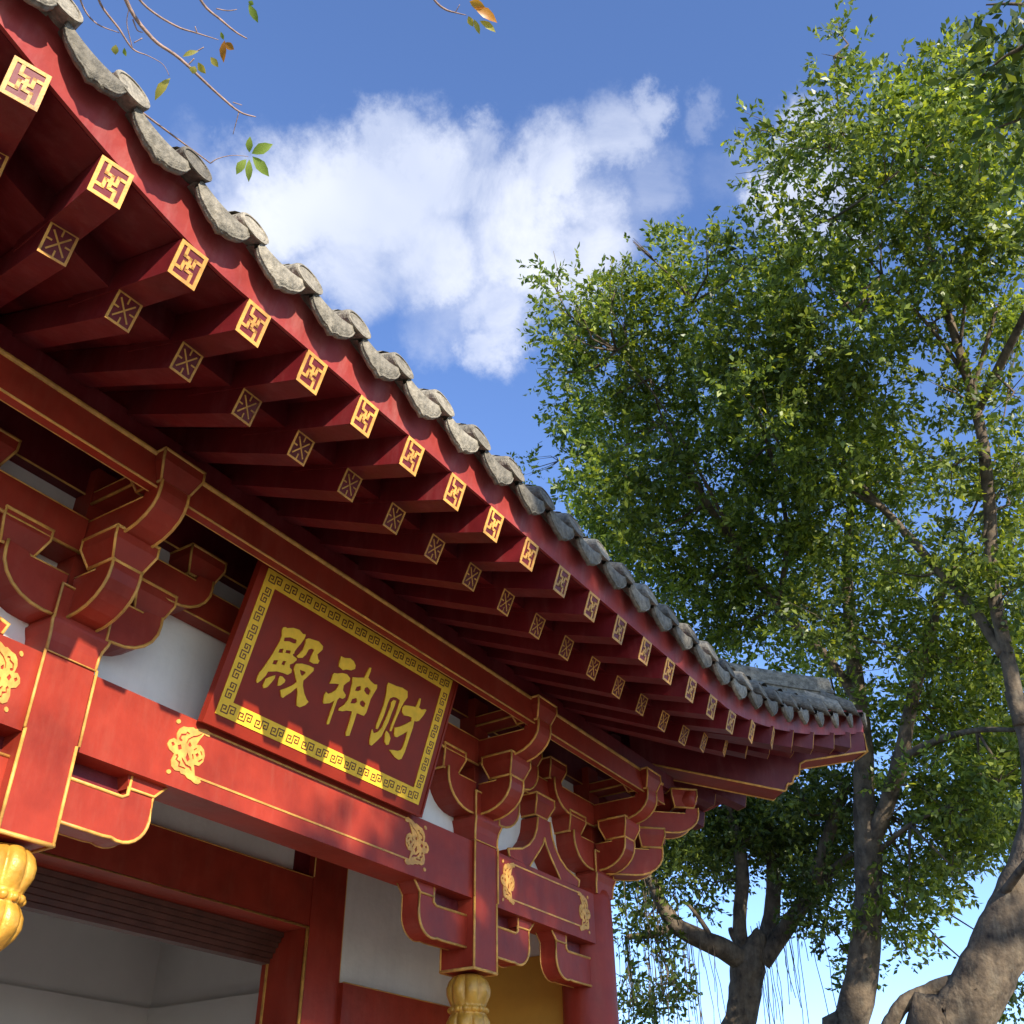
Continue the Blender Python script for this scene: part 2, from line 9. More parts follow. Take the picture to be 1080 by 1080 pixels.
TREES={'T1':[[[[2.914,0.642,0.312,0.0686],[2.918,0.582,0.379,0.069],[2.921,0.501,0.467,0.0671],[2.935,0.425,0.57,0.0657],[2.955,0.358,0.666,0.0619],[2.965,0.3,0.777,0.0509],[2.957,0.269,0.892,0.0296],[2.961,0.248,1.045,0.0228],[2.963,0.248,1.183,0.0209]],[[2.948,0.248,1.081,0.0229],[2.925,0.23,1.278,0.021],[2.892,0.209,1.467,0.0189],[2.838,0.153,1.677,0.0179],[2.739,0.109,1.837,0.0165],[2.709,0.093,1.969,0.0154],[2.651,0.084,2.127,0.0142],[2.554,0.075,2.319,0.0115],[2.469,0.058,2.48,0.0087],[2.325,0.026,2.616,0.0057]],[[2.725,0.097,1.946,0.014],[2.635,0.015,1.987,0.0136],[2.505,-0.121,2.067,0.0105]],[[2.699,0.098,1.983,0.0084],[2.667,0.021,2.108,0.007],[2.647,-0.042,2.212,0.0042]],[[2.923,0.239,1.279,0.0184],[2.948,0.284,1.455,0.0152],[2.953,0.362,1.646,0.0139],[2.951,0.437,1.83,0.0127],[2.898,0.511,1.985,0.0111],[2.868,0.541,2.108,0.0069],[2.82,0.564,2.248,0.0038],[2.794,0.568,2.358,0.0016]],[[2.929,0.454,1.861,0.0091],[2.924,0.528,1.943,0.0074],[2.907,0.599,2.038,0.0051],[2.834,0.692,2.11,0.0016]],[[2.705,0.091,2.058,0.0071],[2.599,0.131,2.188,0.0057],[2.451,0.211,2.347,0.0043],[2.294,0.278,2.494,0.0029]],[[2.469,0.058,2.48,0.0058],[2.353,0.132,2.587,0.0041],[2.198,0.174,2.718,0.0029],[2.03,0.124,2.848,0.0017]],[[2.651,0.084,2.127,0.0057],[2.471,-0.044,2.335,0.0044],[2.28,-0.158,2.517,0.0027]],[[2.936,0.516,0.482,0.0187],[2.906,0.58,0.469,0.0187],[2.896,0.639,0.452,0.0176],[2.888,0.687,0.434,0.0188],[2.883,0.73,0.392,0.0188],[2.879,0.777,0.328,0.0186]],[[2.9,0.394,0.66,0.0118],[2.796,0.295,0.712,0.0091]]],[[2.189,0.107,3.048,0.0726,0.5],[1.988,0.097,2.768,0.0659,0.5],[2.116,0.104,3.131,0.0302,0.5],[1.715,0.085,2.538,0.0245,0.5],[2.146,0.109,2.745,0.1278,0.8],[2.032,0.103,2.6,0.121,0.8],[2.287,-0.028,2.834,0.1227,1],[1.972,-0.024,2.443,0.1058,1],[2.309,-0.148,2.884,0.1223,1],[2.145,-0.138,2.68,0.1137,1],[2.4,-0.228,2.836,0.1224,1],[2.18,-0.208,2.577,0.1112,1],[2.099,0.223,2.594,0.125,0.6],[2.278,0.242,2.817,0.1357,0.6],[2.339,0.367,2.956,0.1208,0.6],[2.036,0.32,2.572,0.1051,0.6],[2.235,0.459,3.007,0.0572,0.5],[2.216,0.455,2.982,0.0567,0.5],[2.095,0.058,2.341,0.1418,1],[2.325,0.064,2.598,0.1573,1],[2.417,-0.113,2.617,0.1572,1],[2.546,-0.119,2.757,0.1656,1],[2.539,-0.159,2.451,0.1557,1.1],[2.233,-0.14,2.156,0.137,1.1],[2.284,0.274,2.501,0.1291,0.45],[2.282,0.273,2.499,0.129,0.45],[2.378,0.174,2.424,0.1567,0.8],[2.635,0.193,2.685,0.1736,0.8],[2.367,0.014,2.271,0.1484,0.9],[2.294,0.014,2.201,0.1438,0.9],[2.574,0.126,2.244,0.1431,0.7],[2.646,0.129,2.307,0.1471,0.7],[2.859,-0.055,2.427,0.1533,0.7],[2.642,-0.051,2.243,0.1416,0.7],[2.611,0.001,1.874,0.119,0.8],[3.041,0.002,2.183,0.1386,0.8],[2.702,0.149,2.047,0.114,0.4],[2.82,0.155,2.136,0.119,0.4],[2.814,0.22,1.861,0.1142,0.5],[2.641,0.207,1.747,0.1072,0.5],[3.037,0.106,1.843,0.1324,0.7],[3.09,0.108,1.876,0.1347,0.7],[2.813,0.164,1.414,0.104,0.8],[3.005,0.175,1.511,0.1111,0.8],[2.872,0.22,1.588,0.11,0.7],[2.739,0.21,1.514,0.1049,0.7],[2.348,0.312,2.118,0.15,0.9],[2.786,0.37,2.513,0.178,0.9],[2.609,0.461,2.593,0.176,0.9],[2.326,0.411,2.313,0.157,0.9],[2.388,0.437,2.647,0.1077,0.4],[2.017,0.369,2.235,0.091,0.4],[2.341,0.482,2.866,0.0795,0.35],[2.151,0.443,2.634,0.073,0.35],[2.472,-0.229,2.684,0.144,1],[2.177,-0.202,2.365,0.1269,1],[2.486,0.472,2.12,0.1584,1],[2.469,0.468,2.106,0.1574,1],[2.96,0.399,2.313,0.1628,0.9],[2.62,0.353,2.047,0.144,0.9],[2.554,0.53,2.181,0.1132,0.8],[2.828,0.587,2.415,0.1254,0.8],[2.93,0.572,2.224,0.1304,0.7],[2.61,0.51,1.981,0.1161,0.7],[2.327,0.504,2.206,0.1135,0.8],[2.614,0.566,2.477,0.1274,0.8],[2.328,0.621,1.928,0.1096,0.8],[2.5,0.667,2.071,0.1177,0.8],[2.989,0.495,2.126,0.1125,0.5],[3.016,0.499,2.145,0.1135,0.5]]],'T2':[[[[3.428,1.033,0.374,0.0533],[3.429,0.989,0.472,0.0511],[3.427,0.928,0.597,0.0489],[3.403,0.858,0.804,0.0412],[3.371,0.818,0.965,0.0418],[3.35,0.791,1.121,0.0335],[3.342,0.761,1.256,0.031],[3.336,0.746,1.416,0.0285],[3.284,0.705,1.667,0.0228],[3.23,0.657,1.89,0.0166],[3.114,0.554,2.106,0.0116]],[[3.375,0.816,0.95,0.0268],[3.335,0.741,1.037,0.0267],[3.3,0.682,1.116,0.0267],[3.233,0.62,1.189,0.0235],[3.196,0.553,1.316,0.0207],[3.154,0.475,1.441,0.0177],[3.065,0.329,1.658,0.0118]],[[3.336,0.746,1.416,0.019],[3.252,0.802,1.573,0.0161],[3.14,0.902,1.736,0.0164],[3.032,0.957,1.892,0.0149],[2.852,1.001,2.046,0.0132],[2.684,1.017,2.173,0.013],[2.649,1.042,2.285,0.005],[2.546,1.034,2.402,0.0016]],[[3.032,0.957,1.892,0.0099],[2.847,0.954,1.985,0.0065],[2.586,1.011,2.291,0.0033],[2.403,1.085,2.451,0.0013]],[[3.14,0.902,1.736,0.0098],[3.039,0.794,1.955,0.0082],[2.873,0.759,2.205,0.0066],[2.662,0.777,2.45,0.0046],[2.492,0.824,2.608,0.0033]],[[3.24,0.634,1.163,0.0147],[3.155,0.498,1.166,0.0113],[3.074,0.378,1.14,0.0081],[2.996,0.274,1.09,0.0065]],[[3.384,0.798,0.935,0.0089],[3.295,0.662,0.977,0.0072],[3.305,0.543,1.015,0.0043]]],[[2.258,0.672,2.57,0.0854,0.7],[2.178,0.649,2.479,0.0824,0.7],[2.478,0.894,2.917,0.0692,0.6],[2.394,0.864,2.818,0.0668,0.6],[2.141,0.872,2.614,0.0246,0.5],[2.273,0.925,2.775,0.0261,0.5],[2.258,0.517,2.43,0.1311,0.9],[2.596,0.594,2.794,0.1508,0.9],[2.197,1.228,2.741,0.0598,0.6],[2.281,1.275,2.846,0.0621,0.6],[2.096,1.069,2.414,0.1028,0.8],[2.373,1.21,2.733,0.1164,0.8],[2.343,1.029,2.527,0.1451,0.9],[2.41,1.059,2.6,0.1493,0.9],[2.25,0.994,2.585,0.07,0.5],[2.401,1.06,2.758,0.0747,0.5],[2.51,0.863,2.655,0.1666,1],[2.537,0.872,2.683,0.1683,1],[2.37,0.647,2.278,0.1628,1],[2.462,0.672,2.366,0.1691,1],[2.117,1.147,2.34,0.0728,0.6],[2.274,1.232,2.513,0.0782,0.6],[2.409,1.314,2.46,0.087,0.7],[2.216,1.209,2.263,0.0801,0.7],[2.573,1.205,2.575,0.1734,1],[2.476,1.159,2.478,0.1669,1],[2.603,1.005,2.43,0.1833,1],[2.658,1.026,2.481,0.1871,1],[2.979,0.931,2.578,0.1991,1],[2.775,0.867,2.402,0.1854,1],[2.518,0.597,2.167,0.1488,1],[2.549,0.604,2.194,0.1507,1],[2.624,1.4,2.453,0.1055,0.7],[2.422,1.292,2.264,0.0974,0.7],[2.763,1.276,2.446,0.1598,0.9],[2.624,1.212,2.324,0.1518,0.9],[2.579,1.333,2.135,0.1187,0.9],[2.785,1.439,2.306,0.1281,0.9],[2.565,1.209,1.959,0.1573,1.1],[2.626,1.237,2.005,0.161,1.1],[2.639,1.056,2.099,0.1762,1.1],[2.713,1.086,2.158,0.1811,1.1],[3.114,1.021,2.338,0.199,1.1],[3.055,1.002,2.294,0.1952,1.1],[3.103,0.792,2.325,0.1931,1.1],[2.983,0.761,2.235,0.1857,1.1],[2.649,0.506,1.913,0.1591,1],[2.827,0.54,2.042,0.1698,1],[3.052,0.417,2.053,0.1593,1],[3.313,0.452,2.229,0.173,1],[2.999,0.629,1.872,0.173,1.1],[3.124,0.655,1.95,0.1801,1.1],[3.257,0.886,2.107,0.1944,1.1],[2.925,0.795,1.892,0.1746,1.1],[3.047,1.254,2.084,0.1946,1.1],[2.951,1.215,2.019,0.1884,1.1],[3.018,1.037,1.912,0.1838,1.1],[3.086,1.061,1.955,0.188,1.1],[2.821,1.385,1.93,0.1515,1.1],[2.594,1.273,1.774,0.1392,1.1],[2.763,1.653,2.403,0.0515,0.6],[2.803,1.677,2.438,0.0523,0.6],[3.175,1.414,1.911,0.1618,1.1],[2.868,1.277,1.726,0.1461,1.1],[3.222,0.999,1.765,0.186,1.1],[3.315,1.028,1.816,0.1913,1.1],[2.892,0.719,1.53,0.1614,1.1],[3.394,0.844,1.796,0.1895,1.1],[2.897,0.521,1.637,0.1457,1],[3.485,0.627,1.97,0.1753,1],[3.095,0.417,1.564,0.1481,0.9],[3.607,0.486,1.823,0.1725,0.9],[3.118,0.566,1.452,0.134,0.9],[3.335,0.605,1.553,0.1433,0.9],[3.499,0.91,1.629,0.1381,0.8],[3.609,0.939,1.68,0.1424,0.8],[3.208,1.21,1.784,0.156,1],[3.293,1.243,1.831,0.1602,1],[3.298,0.352,1.433,0.1498,1.1],[3.56,0.38,1.547,0.1618,1.1],[3.324,0.538,1.295,0.1508,0.9],[3.726,0.603,1.452,0.1691,0.9],[3.674,0.373,1.311,0.1591,1.3],[3.378,0.343,1.206,0.1463,1.3],[3.699,0.562,1.193,0.1446,0.9],[3.158,0.48,1.019,0.1235,0.9],[3.692,0.296,1.614,0.1494,1],[3.522,0.282,1.54,0.1425,1],[3.334,0.685,1.05,0.1034,0.8],[3.573,0.734,1.126,0.1109,0.8],[3.738,0.503,1.095,0.0949,0.8],[3.619,0.487,1.061,0.0919,0.8],[3.817,0.756,0.966,0.1365,0.8],[3.458,0.685,0.876,0.1237,0.8],[3.395,0.774,0.722,0.0915,0.7],[3.434,0.783,0.73,0.0926,0.7],[3.351,0.574,0.932,0.0915,0.7],[3.501,0.599,0.974,0.0956,0.7],[3.52,0.961,1.393,0.1346,0.7],[3.605,0.984,1.427,0.1378,0.7],[3.516,0.718,1.269,0.096,0.5],[3.629,0.741,1.31,0.0991,0.5],[3.801,0.616,1.337,0.135,0.8],[3.569,0.578,1.256,0.1268,0.8],[3.007,0.163,1.508,0.097,0.9],[3.393,0.184,1.702,0.1095,0.9],[3.144,0.382,0.981,0.1204,0.9],[3.643,0.443,1.137,0.1395,0.9],[3.911,0.592,1.075,0.1254,0.7],[3.522,0.533,0.968,0.1129,0.7],[3.719,0.249,1.576,0.1319,0.8],[3.047,0.204,1.291,0.1081,0.8],[3.904,0.453,1.065,0.097,0.7],[3.293,0.382,0.899,0.0819,0.7],[3.597,0.835,1.462,0.1359,0.8],[3.205,0.744,1.302,0.1211,0.8],[3.295,0.49,1.403,0.1214,0.8],[3.105,0.462,1.322,0.1144,0.8],[2.811,0.038,1.784,0.1096,0.9],[3.294,0.045,2.09,0.1284,0.9],[3.415,0.111,1.874,0.1281,0.9],[2.979,0.097,1.634,0.1117,0.9],[3.414,0.295,1.638,0.1262,0.8],[3.151,0.272,1.512,0.1165,0.8],[3.787,0.321,1.303,0.113,0.9],[3.212,0.272,1.105,0.0959,0.9],[3.288,0.345,1.813,0.1274,0.7],[3.498,0.367,1.929,0.1355,0.7],[2.915,-0.09,2.327,0.1214,0.8],[2.997,-0.093,2.393,0.1249,0.8],[3.734,0.673,1.093,0.113,0.7],[3.656,0.659,1.07,0.1107,0.7],[3.745,0.849,0.965,0.1134,0.7],[3.291,0.746,0.848,0.0997,0.7],[3.73,0.927,1.206,0.1016,0.7],[3.429,0.853,1.108,0.0934,0.7],[3.746,0.452,1.423,0.1327,0.8],[3.585,0.433,1.362,0.127,0.8],[3.725,0.514,0.984,0.0869,0.8],[3.891,0.537,1.028,0.0908,0.8],[3.245,0.543,0.793,0.0704,0.6],[3.832,0.641,0.936,0.0831,0.6],[3.364,0.349,1.024,0.0989,0.9],[3.767,0.39,1.146,0.1107,0.9],[3.286,0.539,1.009,0.0996,0.8],[3.47,0.57,1.066,0.1052,0.8],[3.214,0.341,1.092,0.0967,0.9],[3.716,0.394,1.263,0.1117,0.9]]],'T3':[[[[3.605,1.429,0.417,0.0496],[3.601,1.402,0.527,0.0487],[3.598,1.37,0.624,0.0541],[3.593,1.346,0.701,0.0577],[3.593,1.319,0.746,0.0419],[3.594,1.284,0.803,0.0194]],[[3.594,1.344,0.695,0.0385],[3.513,1.389,0.741,0.0351],[3.43,1.442,0.77,0.0318],[3.391,1.509,0.816,0.0288],[3.357,1.542,0.891,0.0226],[3.331,1.558,0.958,0.0196],[3.299,1.605,0.99,0.0131]],[[3.582,1.362,0.725,0.0258],[3.563,1.344,0.842,0.0228],[3.543,1.306,0.975,0.0231],[3.512,1.294,1.097,0.0217],[3.474,1.299,1.206,0.0169],[3.422,1.284,1.362,0.0102]],[[3.6,1.315,0.722,0.0289],[3.647,1.269,0.832,0.0295],[3.629,1.226,0.965,0.0266],[3.638,1.217,1.132,0.0239],[3.605,1.209,1.242,0.0206],[3.549,1.182,1.416,0.0139]],[[3.607,1.303,0.707,0.032],[3.62,1.208,0.804,0.029],[3.581,1.1,0.889,0.0256],[3.526,1.016,0.989,0.0223],[3.509,0.941,1.115,0.0192],[3.49,0.871,1.227,0.0161]],[[3.582,1.084,0.903,0.0128],[3.544,0.983,0.957,0.0126],[3.505,0.902,0.981,0.0078]],[[3.448,1.403,0.762,0.0095],[3.425,1.427,0.821,0.008],[3.397,1.459,0.878,0.0048]],[[3.576,1.362,0.754,0.0129],[3.56,1.377,0.799,0.0098],[3.555,1.379,0.82,0.0065]],[[3.391,1.509,0.816,0.016],[3.366,1.578,0.79,0.0128],[3.325,1.665,0.785,0.0096]]],[[3.288,1.508,1.111,0.1382,0.9],[3.414,1.566,1.153,0.1435,0.9],[3.705,1.615,1.093,0.1436,0.8],[3.404,1.484,1.004,0.132,0.8],[3.799,1.461,1.252,0.1762,1],[3.532,1.358,1.164,0.1638,1],[3.917,1.275,1.249,0.1468,0.9],[3.792,1.234,1.209,0.1421,0.9],[4.001,1.178,1.217,0.1467,0.9],[3.794,1.117,1.154,0.1391,0.9],[3.51,0.904,1.141,0.1121,0.9],[3.671,0.946,1.193,0.1173,0.9],[3.753,1.776,1.129,0.1037,0.8],[3.742,1.77,1.126,0.1034,0.8],[3.328,1.564,0.737,0.0755,0.6],[3.332,1.566,0.738,0.0756,0.6],[3.291,1.588,0.854,0.0893,0.7],[3.552,1.714,0.922,0.0964,0.7],[3.318,1.54,0.589,0.0794,0.7],[3.684,1.71,0.654,0.0881,0.7],[3.38,1.66,0.552,0.0749,0.6],[3.748,1.841,0.612,0.0831,0.6],[3.489,1.023,0.905,0.1091,0.8],[3.996,1.171,1.036,0.1249,0.8],[3.59,1.033,0.776,0.0873,0.6],[3.367,0.968,0.728,0.0819,0.6],[3.496,0.953,0.637,0.065,0.5],[3.994,1.089,0.727,0.0742,0.5],[3.434,1.068,0.81,0.0763,0.6],[3.494,1.087,0.825,0.0776,0.6],[3.813,1.573,1.37,0.1136,0.8],[3.407,1.405,1.225,0.1015,0.8],[3.631,1.267,1.314,0.1407,0.9],[3.561,1.242,1.289,0.138,0.9],[3.524,1.457,0.929,0.0732,0.3],[3.832,1.585,1.01,0.0796,0.3],[3.436,0.777,0.635,0.0455,0.5],[3.7,0.837,0.683,0.049,0.5],[3.647,0.971,1.026,0.0978,0.9],[3.821,1.017,1.075,0.1024,0.9],[3.63,1.85,0.692,0.0617,0.5],[3.12,1.591,0.595,0.0531,0.5],[3.541,0.492,0.619,0.0502,0.6],[3.651,0.507,0.638,0.0517,0.6],[3.738,0.568,0.523,0.0579,0.6],[4.078,0.62,0.571,0.0631,0.6],[3.892,1.021,0.991,0.0855,0.6],[4.031,1.058,1.026,0.0885,0.6],[3.508,1.214,1.098,0.1322,0.9],[3.521,1.219,1.102,0.1327,0.9],[3.324,0.998,1.171,0.1255,0.9],[3.871,1.162,1.364,0.1462,0.9],[3.704,1.649,1.336,0.1305,0.9],[3.744,1.667,1.35,0.132,0.9],[3.745,1.385,1.083,0.1231,0.6],[3.853,1.424,1.114,0.1267,0.6],[3.705,1.127,1.016,0.1174,0.7],[3.906,1.189,1.071,0.1238,0.7],[3.286,1.602,1.077,0.0993,0.8],[3.583,1.747,1.175,0.1083,0.8],[3.682,1.515,1.195,0.1436,0.9],[3.583,1.474,1.163,0.1397,0.9],[4.015,0.938,0.905,0.1026,0.6],[3.891,0.909,0.877,0.0994,0.6]]]}
CLOUD=[[[0.406,0.5056,0.7612],0.0734,1],[[0.3798,0.5214,0.7641],0.055,0.8],[[0.4274,0.5431,0.7228],0.055,0.8],[[0.6072,0.4021,0.6853],0.0459,0.7],[[0.4433,0.4707,0.7629],0.0734,0.95],[[0.4618,0.4311,0.7752],0.0688,1],[[0.4766,0.3833,0.7912],0.0688,1],[[0.5063,0.3456,0.79],0.0642,1],[[0.5194,0.4184,0.7451],0.078,1],[[0.4874,0.4817,0.7283],0.0688,0.9],[[0.5535,0.3452,0.758],0.0872,0.95],[[0.5281,0.2871,0.7992],0.0596,0.9],[[0.5285,0.3236,0.7848],0.055,1],[[0.5839,0.3331,0.7403],0.055,0.8],[[0.4797,0.3382,0.8097],0.0413,0.8],[[0.4403,0.3945,0.8066],0.0413,0.7],[[0.5432,0.2357,0.8058],0.055,0.75],[[0.5913,0.2958,0.7502],0.078,0.7],[[0.5865,0.3884,0.7108],0.0596,0.7],[[0.5429,0.1962,0.8166],0.0321,0.7],[[0.592,0.2149,0.7768],0.0642,0.45],[[0.5719,0.1553,0.8055],0.0275,0.45],[[0.6244,0.0739,0.7776],0.0459,0.8],[[0.6492,0.0953,0.7546],0.0505,0.9],[[0.6696,0.0618,0.7401],0.0367,0.8],[[0.6147,0.1411,0.776],0.055,0.3],[[0.5663,0.4398,0.6971],0.055,0.5],[[0.3454,0.55,0.7604],0.0642,0.55],[[0.7639,0.2072,0.6112],0.055,0.3]]
TWIGS=[[[0.339,0.856,1.488,0.0043],[0.391,0.892,1.454,0.004],[0.446,0.895,1.436,0.0036],[0.489,0.882,1.43,0.0031],[0.552,0.869,1.415,0.0026],[0.591,0.858,1.406,0.002],[0.612,0.843,1.406,0.001]],[[0.347,0.931,1.501,0.0025],[0.383,0.946,1.483,0.0024],[0.42,0.947,1.472,0.0021],[0.45,0.949,1.462,0.0017],[0.471,0.938,1.462,0.0009],[0.492,0.93,1.461,0.0007],[0.508,0.932,1.454,0.0006]],[[0.342,0.952,1.489,0.0021],[0.37,0.965,1.473,0.0018],[0.396,0.965,1.467,0.0014],[0.424,0.95,1.469,0.0008]],[[0.382,0.878,1.464,0.0023],[0.416,0.877,1.456,0.0022],[0.457,0.862,1.453,0.002],[0.483,0.845,1.455,0.0015],[0.508,0.827,1.456,0.0007]],[[0.396,0.786,1.454,0.0029],[0.449,0.793,1.435,0.0026],[0.477,0.787,1.43,0.0022],[0.501,0.78,1.425,0.0018],[0.518,0.772,1.423,0.0011]],[[0.465,0.783,1.435,0.0012],[0.477,0.772,1.437,0.0011],[0.484,0.762,1.441,0.0007]],[[0.591,0.858,1.406,0.0012],[0.606,0.882,1.385,0.0007]],[[0.502,0.867,1.435,0.0014],[0.502,0.881,1.426,0.0011]],[[0.413,0.9,1.443,0.0015],[0.426,0.904,1.437,0.0012],[0.433,0.9,1.437,0.0007]],[[0.45,0.931,1.474,0.0013],[0.446,0.943,1.467,0.0009]],[[0.483,0.845,1.455,0.0013],[0.475,0.842,1.459,0.001]],[[0.45,0.949,1.462,0.001],[0.423,0.935,1.479,0.001],[0.412,0.92,1.491,0.0008]],[[0.501,0.848,1.446,0.0011],[0.497,0.863,1.439,0.0013]],[[0.577,0.858,1.412,0.0013],[0.588,0.85,1.412,0.0007]],[[0.604,0.532,1.497,0.0025],[0.645,0.53,1.481,0.0022],[0.663,0.523,1.476,0.0021],[0.674,0.513,1.474,0.0014],[0.686,0.501,1.473,0.0007]],[[0.674,0.513,1.474,0.0011],[0.67,0.502,1.479,0.0008]],[[0.61,0.928,1.353,0.0013],[0.613,0.916,1.359,0.001],[0.624,0.898,1.366,0.0007],[0.641,0.881,1.37,0.0006]]]
LEAVES=[[[0.631,0.867,1.358],[0.617,0.854,1.372],0.0057,0],[[0.634,0.865,1.357],[0.646,0.834,1.371],0.0086,0],[[0.637,0.866,1.355],[0.672,0.862,1.341],0.0086,0],[[0.634,0.875,1.351],[0.638,0.897,1.334],0.0071,0],[[0.637,0.872,1.352],[0.657,0.889,1.331],0.0057,0],[[0.491,0.896,1.396],[0.496,0.929,1.373],0.0071,1],[[0.508,0.811,1.441],[0.527,0.829,1.424],0.0057,2],[[0.51,0.813,1.439],[0.525,0.808,1.437],0.0057,2],[[0.504,0.862,1.413],[0.508,0.87,1.406],0.0071,1],[[0.503,0.856,1.417],[0.52,0.856,1.41],0.0057,1],[[0.51,0.839,1.425],[0.526,0.838,1.419],0.005,1],[[0.494,0.847,1.425],[0.484,0.868,1.416],0.0043,1],[[0.422,0.933,1.394],[0.414,0.925,1.402],0.0057,1],[[0.433,0.924,1.397],[0.424,0.919,1.403],0.0036,0],[[0.498,0.759,1.473],[0.523,0.762,1.462],0.0057,0],[[0.501,0.758,1.472],[0.498,0.752,1.476],0.0043,0],[[0.687,0.497,1.508],[0.706,0.481,1.504],0.0071,2],[[0.697,0.495,1.504],[0.731,0.476,1.494],0.0086,2],[[0.7,0.508,1.498],[0.715,0.509,1.491],0.005,1],[[0.708,0.503,1.496],[0.728,0.506,1.486],0.0043,1],[[0.714,0.497,1.495],[0.739,0.484,1.487],0.0057,1],[[0.507,0.812,1.441],[0.497,0.809,1.446],0.0029,0],[[0.379,0.891,1.434],[0.375,0.886,1.438],0.0043,0]]
NEAR=[[1.385,-0.226,1.822,0.0487,1],[1.42,-0.184,1.8,0.0389,0.8],[1.419,-0.207,1.733,0.0431,1],[1.464,-0.149,1.767,0.0287,0.6],[1.468,-0.188,1.695,0.0418,1],[1.525,-0.14,1.716,0.0398,0.6],[1.572,-0.154,1.672,0.0398,0.8],[1.438,-0.257,1.776,0.0695,1],[1.541,-0.232,1.692,0.0708,1],[1.371,-0.195,1.837,0.0245,0.7]]
NEARBR=[[[1.354,-0.405,1.814,0.0132],[1.404,-0.315,1.794,0.0085],[1.437,-0.233,1.78,0.0052],[1.443,-0.191,1.781,0.0027],[1.455,-0.144,1.775,0.0014]],[[1.423,-0.293,1.783,0.0052],[1.385,-0.245,1.819,0.0035],[1.364,-0.189,1.842,0.0014]],[[1.501,-0.279,1.72,0.0052],[1.53,-0.196,1.706,0.0036],[1.531,-0.137,1.71,0.0014]]]
# ---------------------------------------------------------------- camera, sky, sun, exposure
scene = bpy.context.scene
S = 3.0            # metres per building unit (all lengths below are in units, origin at the eye)
EYE = 1.6
def W(x, y, z): return (S*x, S*y, S*z+EYE)

cd = bpy.data.cameras.new('camera'); cam = bpy.data.objects.new('camera', cd)
scene.collection.objects.link(cam); scene.camera = cam
cd.sensor_width = 36; cd.lens = 36*1090/1080; cd.clip_start = .05; cd.clip_end = 3000
rt = Vector((0.539789, -0.841731, -0.010839)); dn = Vector((0.470634, 0.312436, -0.825159)); fw = Vector((0.697948, 0.440311, 0.564797))
cam.matrix_world = Matrix(((rt.x, -dn.x, -fw.x, 0), (rt.y, -dn.y, -fw.y, 0), (rt.z, -dn.z, -fw.z, EYE), (0, 0, 0, 1)))

SUNV = Vector((-0.55, -1.0, 0.468)).normalized()      # towards the sun
elev = math.asin(SUNV.z); azim = math.atan2(SUNV.x, SUNV.y)
sl = bpy.data.lights.new('sun', 'SUN'); so = bpy.data.objects.new('sun', sl); scene.collection.objects.link(so)
sl.energy = 5.0; sl.angle = math.radians(.5); sl.color = (1, .92, .80)
so.rotation_euler = SUNV.to_track_quat('Z', 'Y').to_euler()

scene.view_settings.view_transform = 'Standard'; scene.view_settings.look = 'None'
scene.view_settings.exposure = 0.75; scene.view_settings.gamma = 1
scene.render.engine = 'CYCLES'

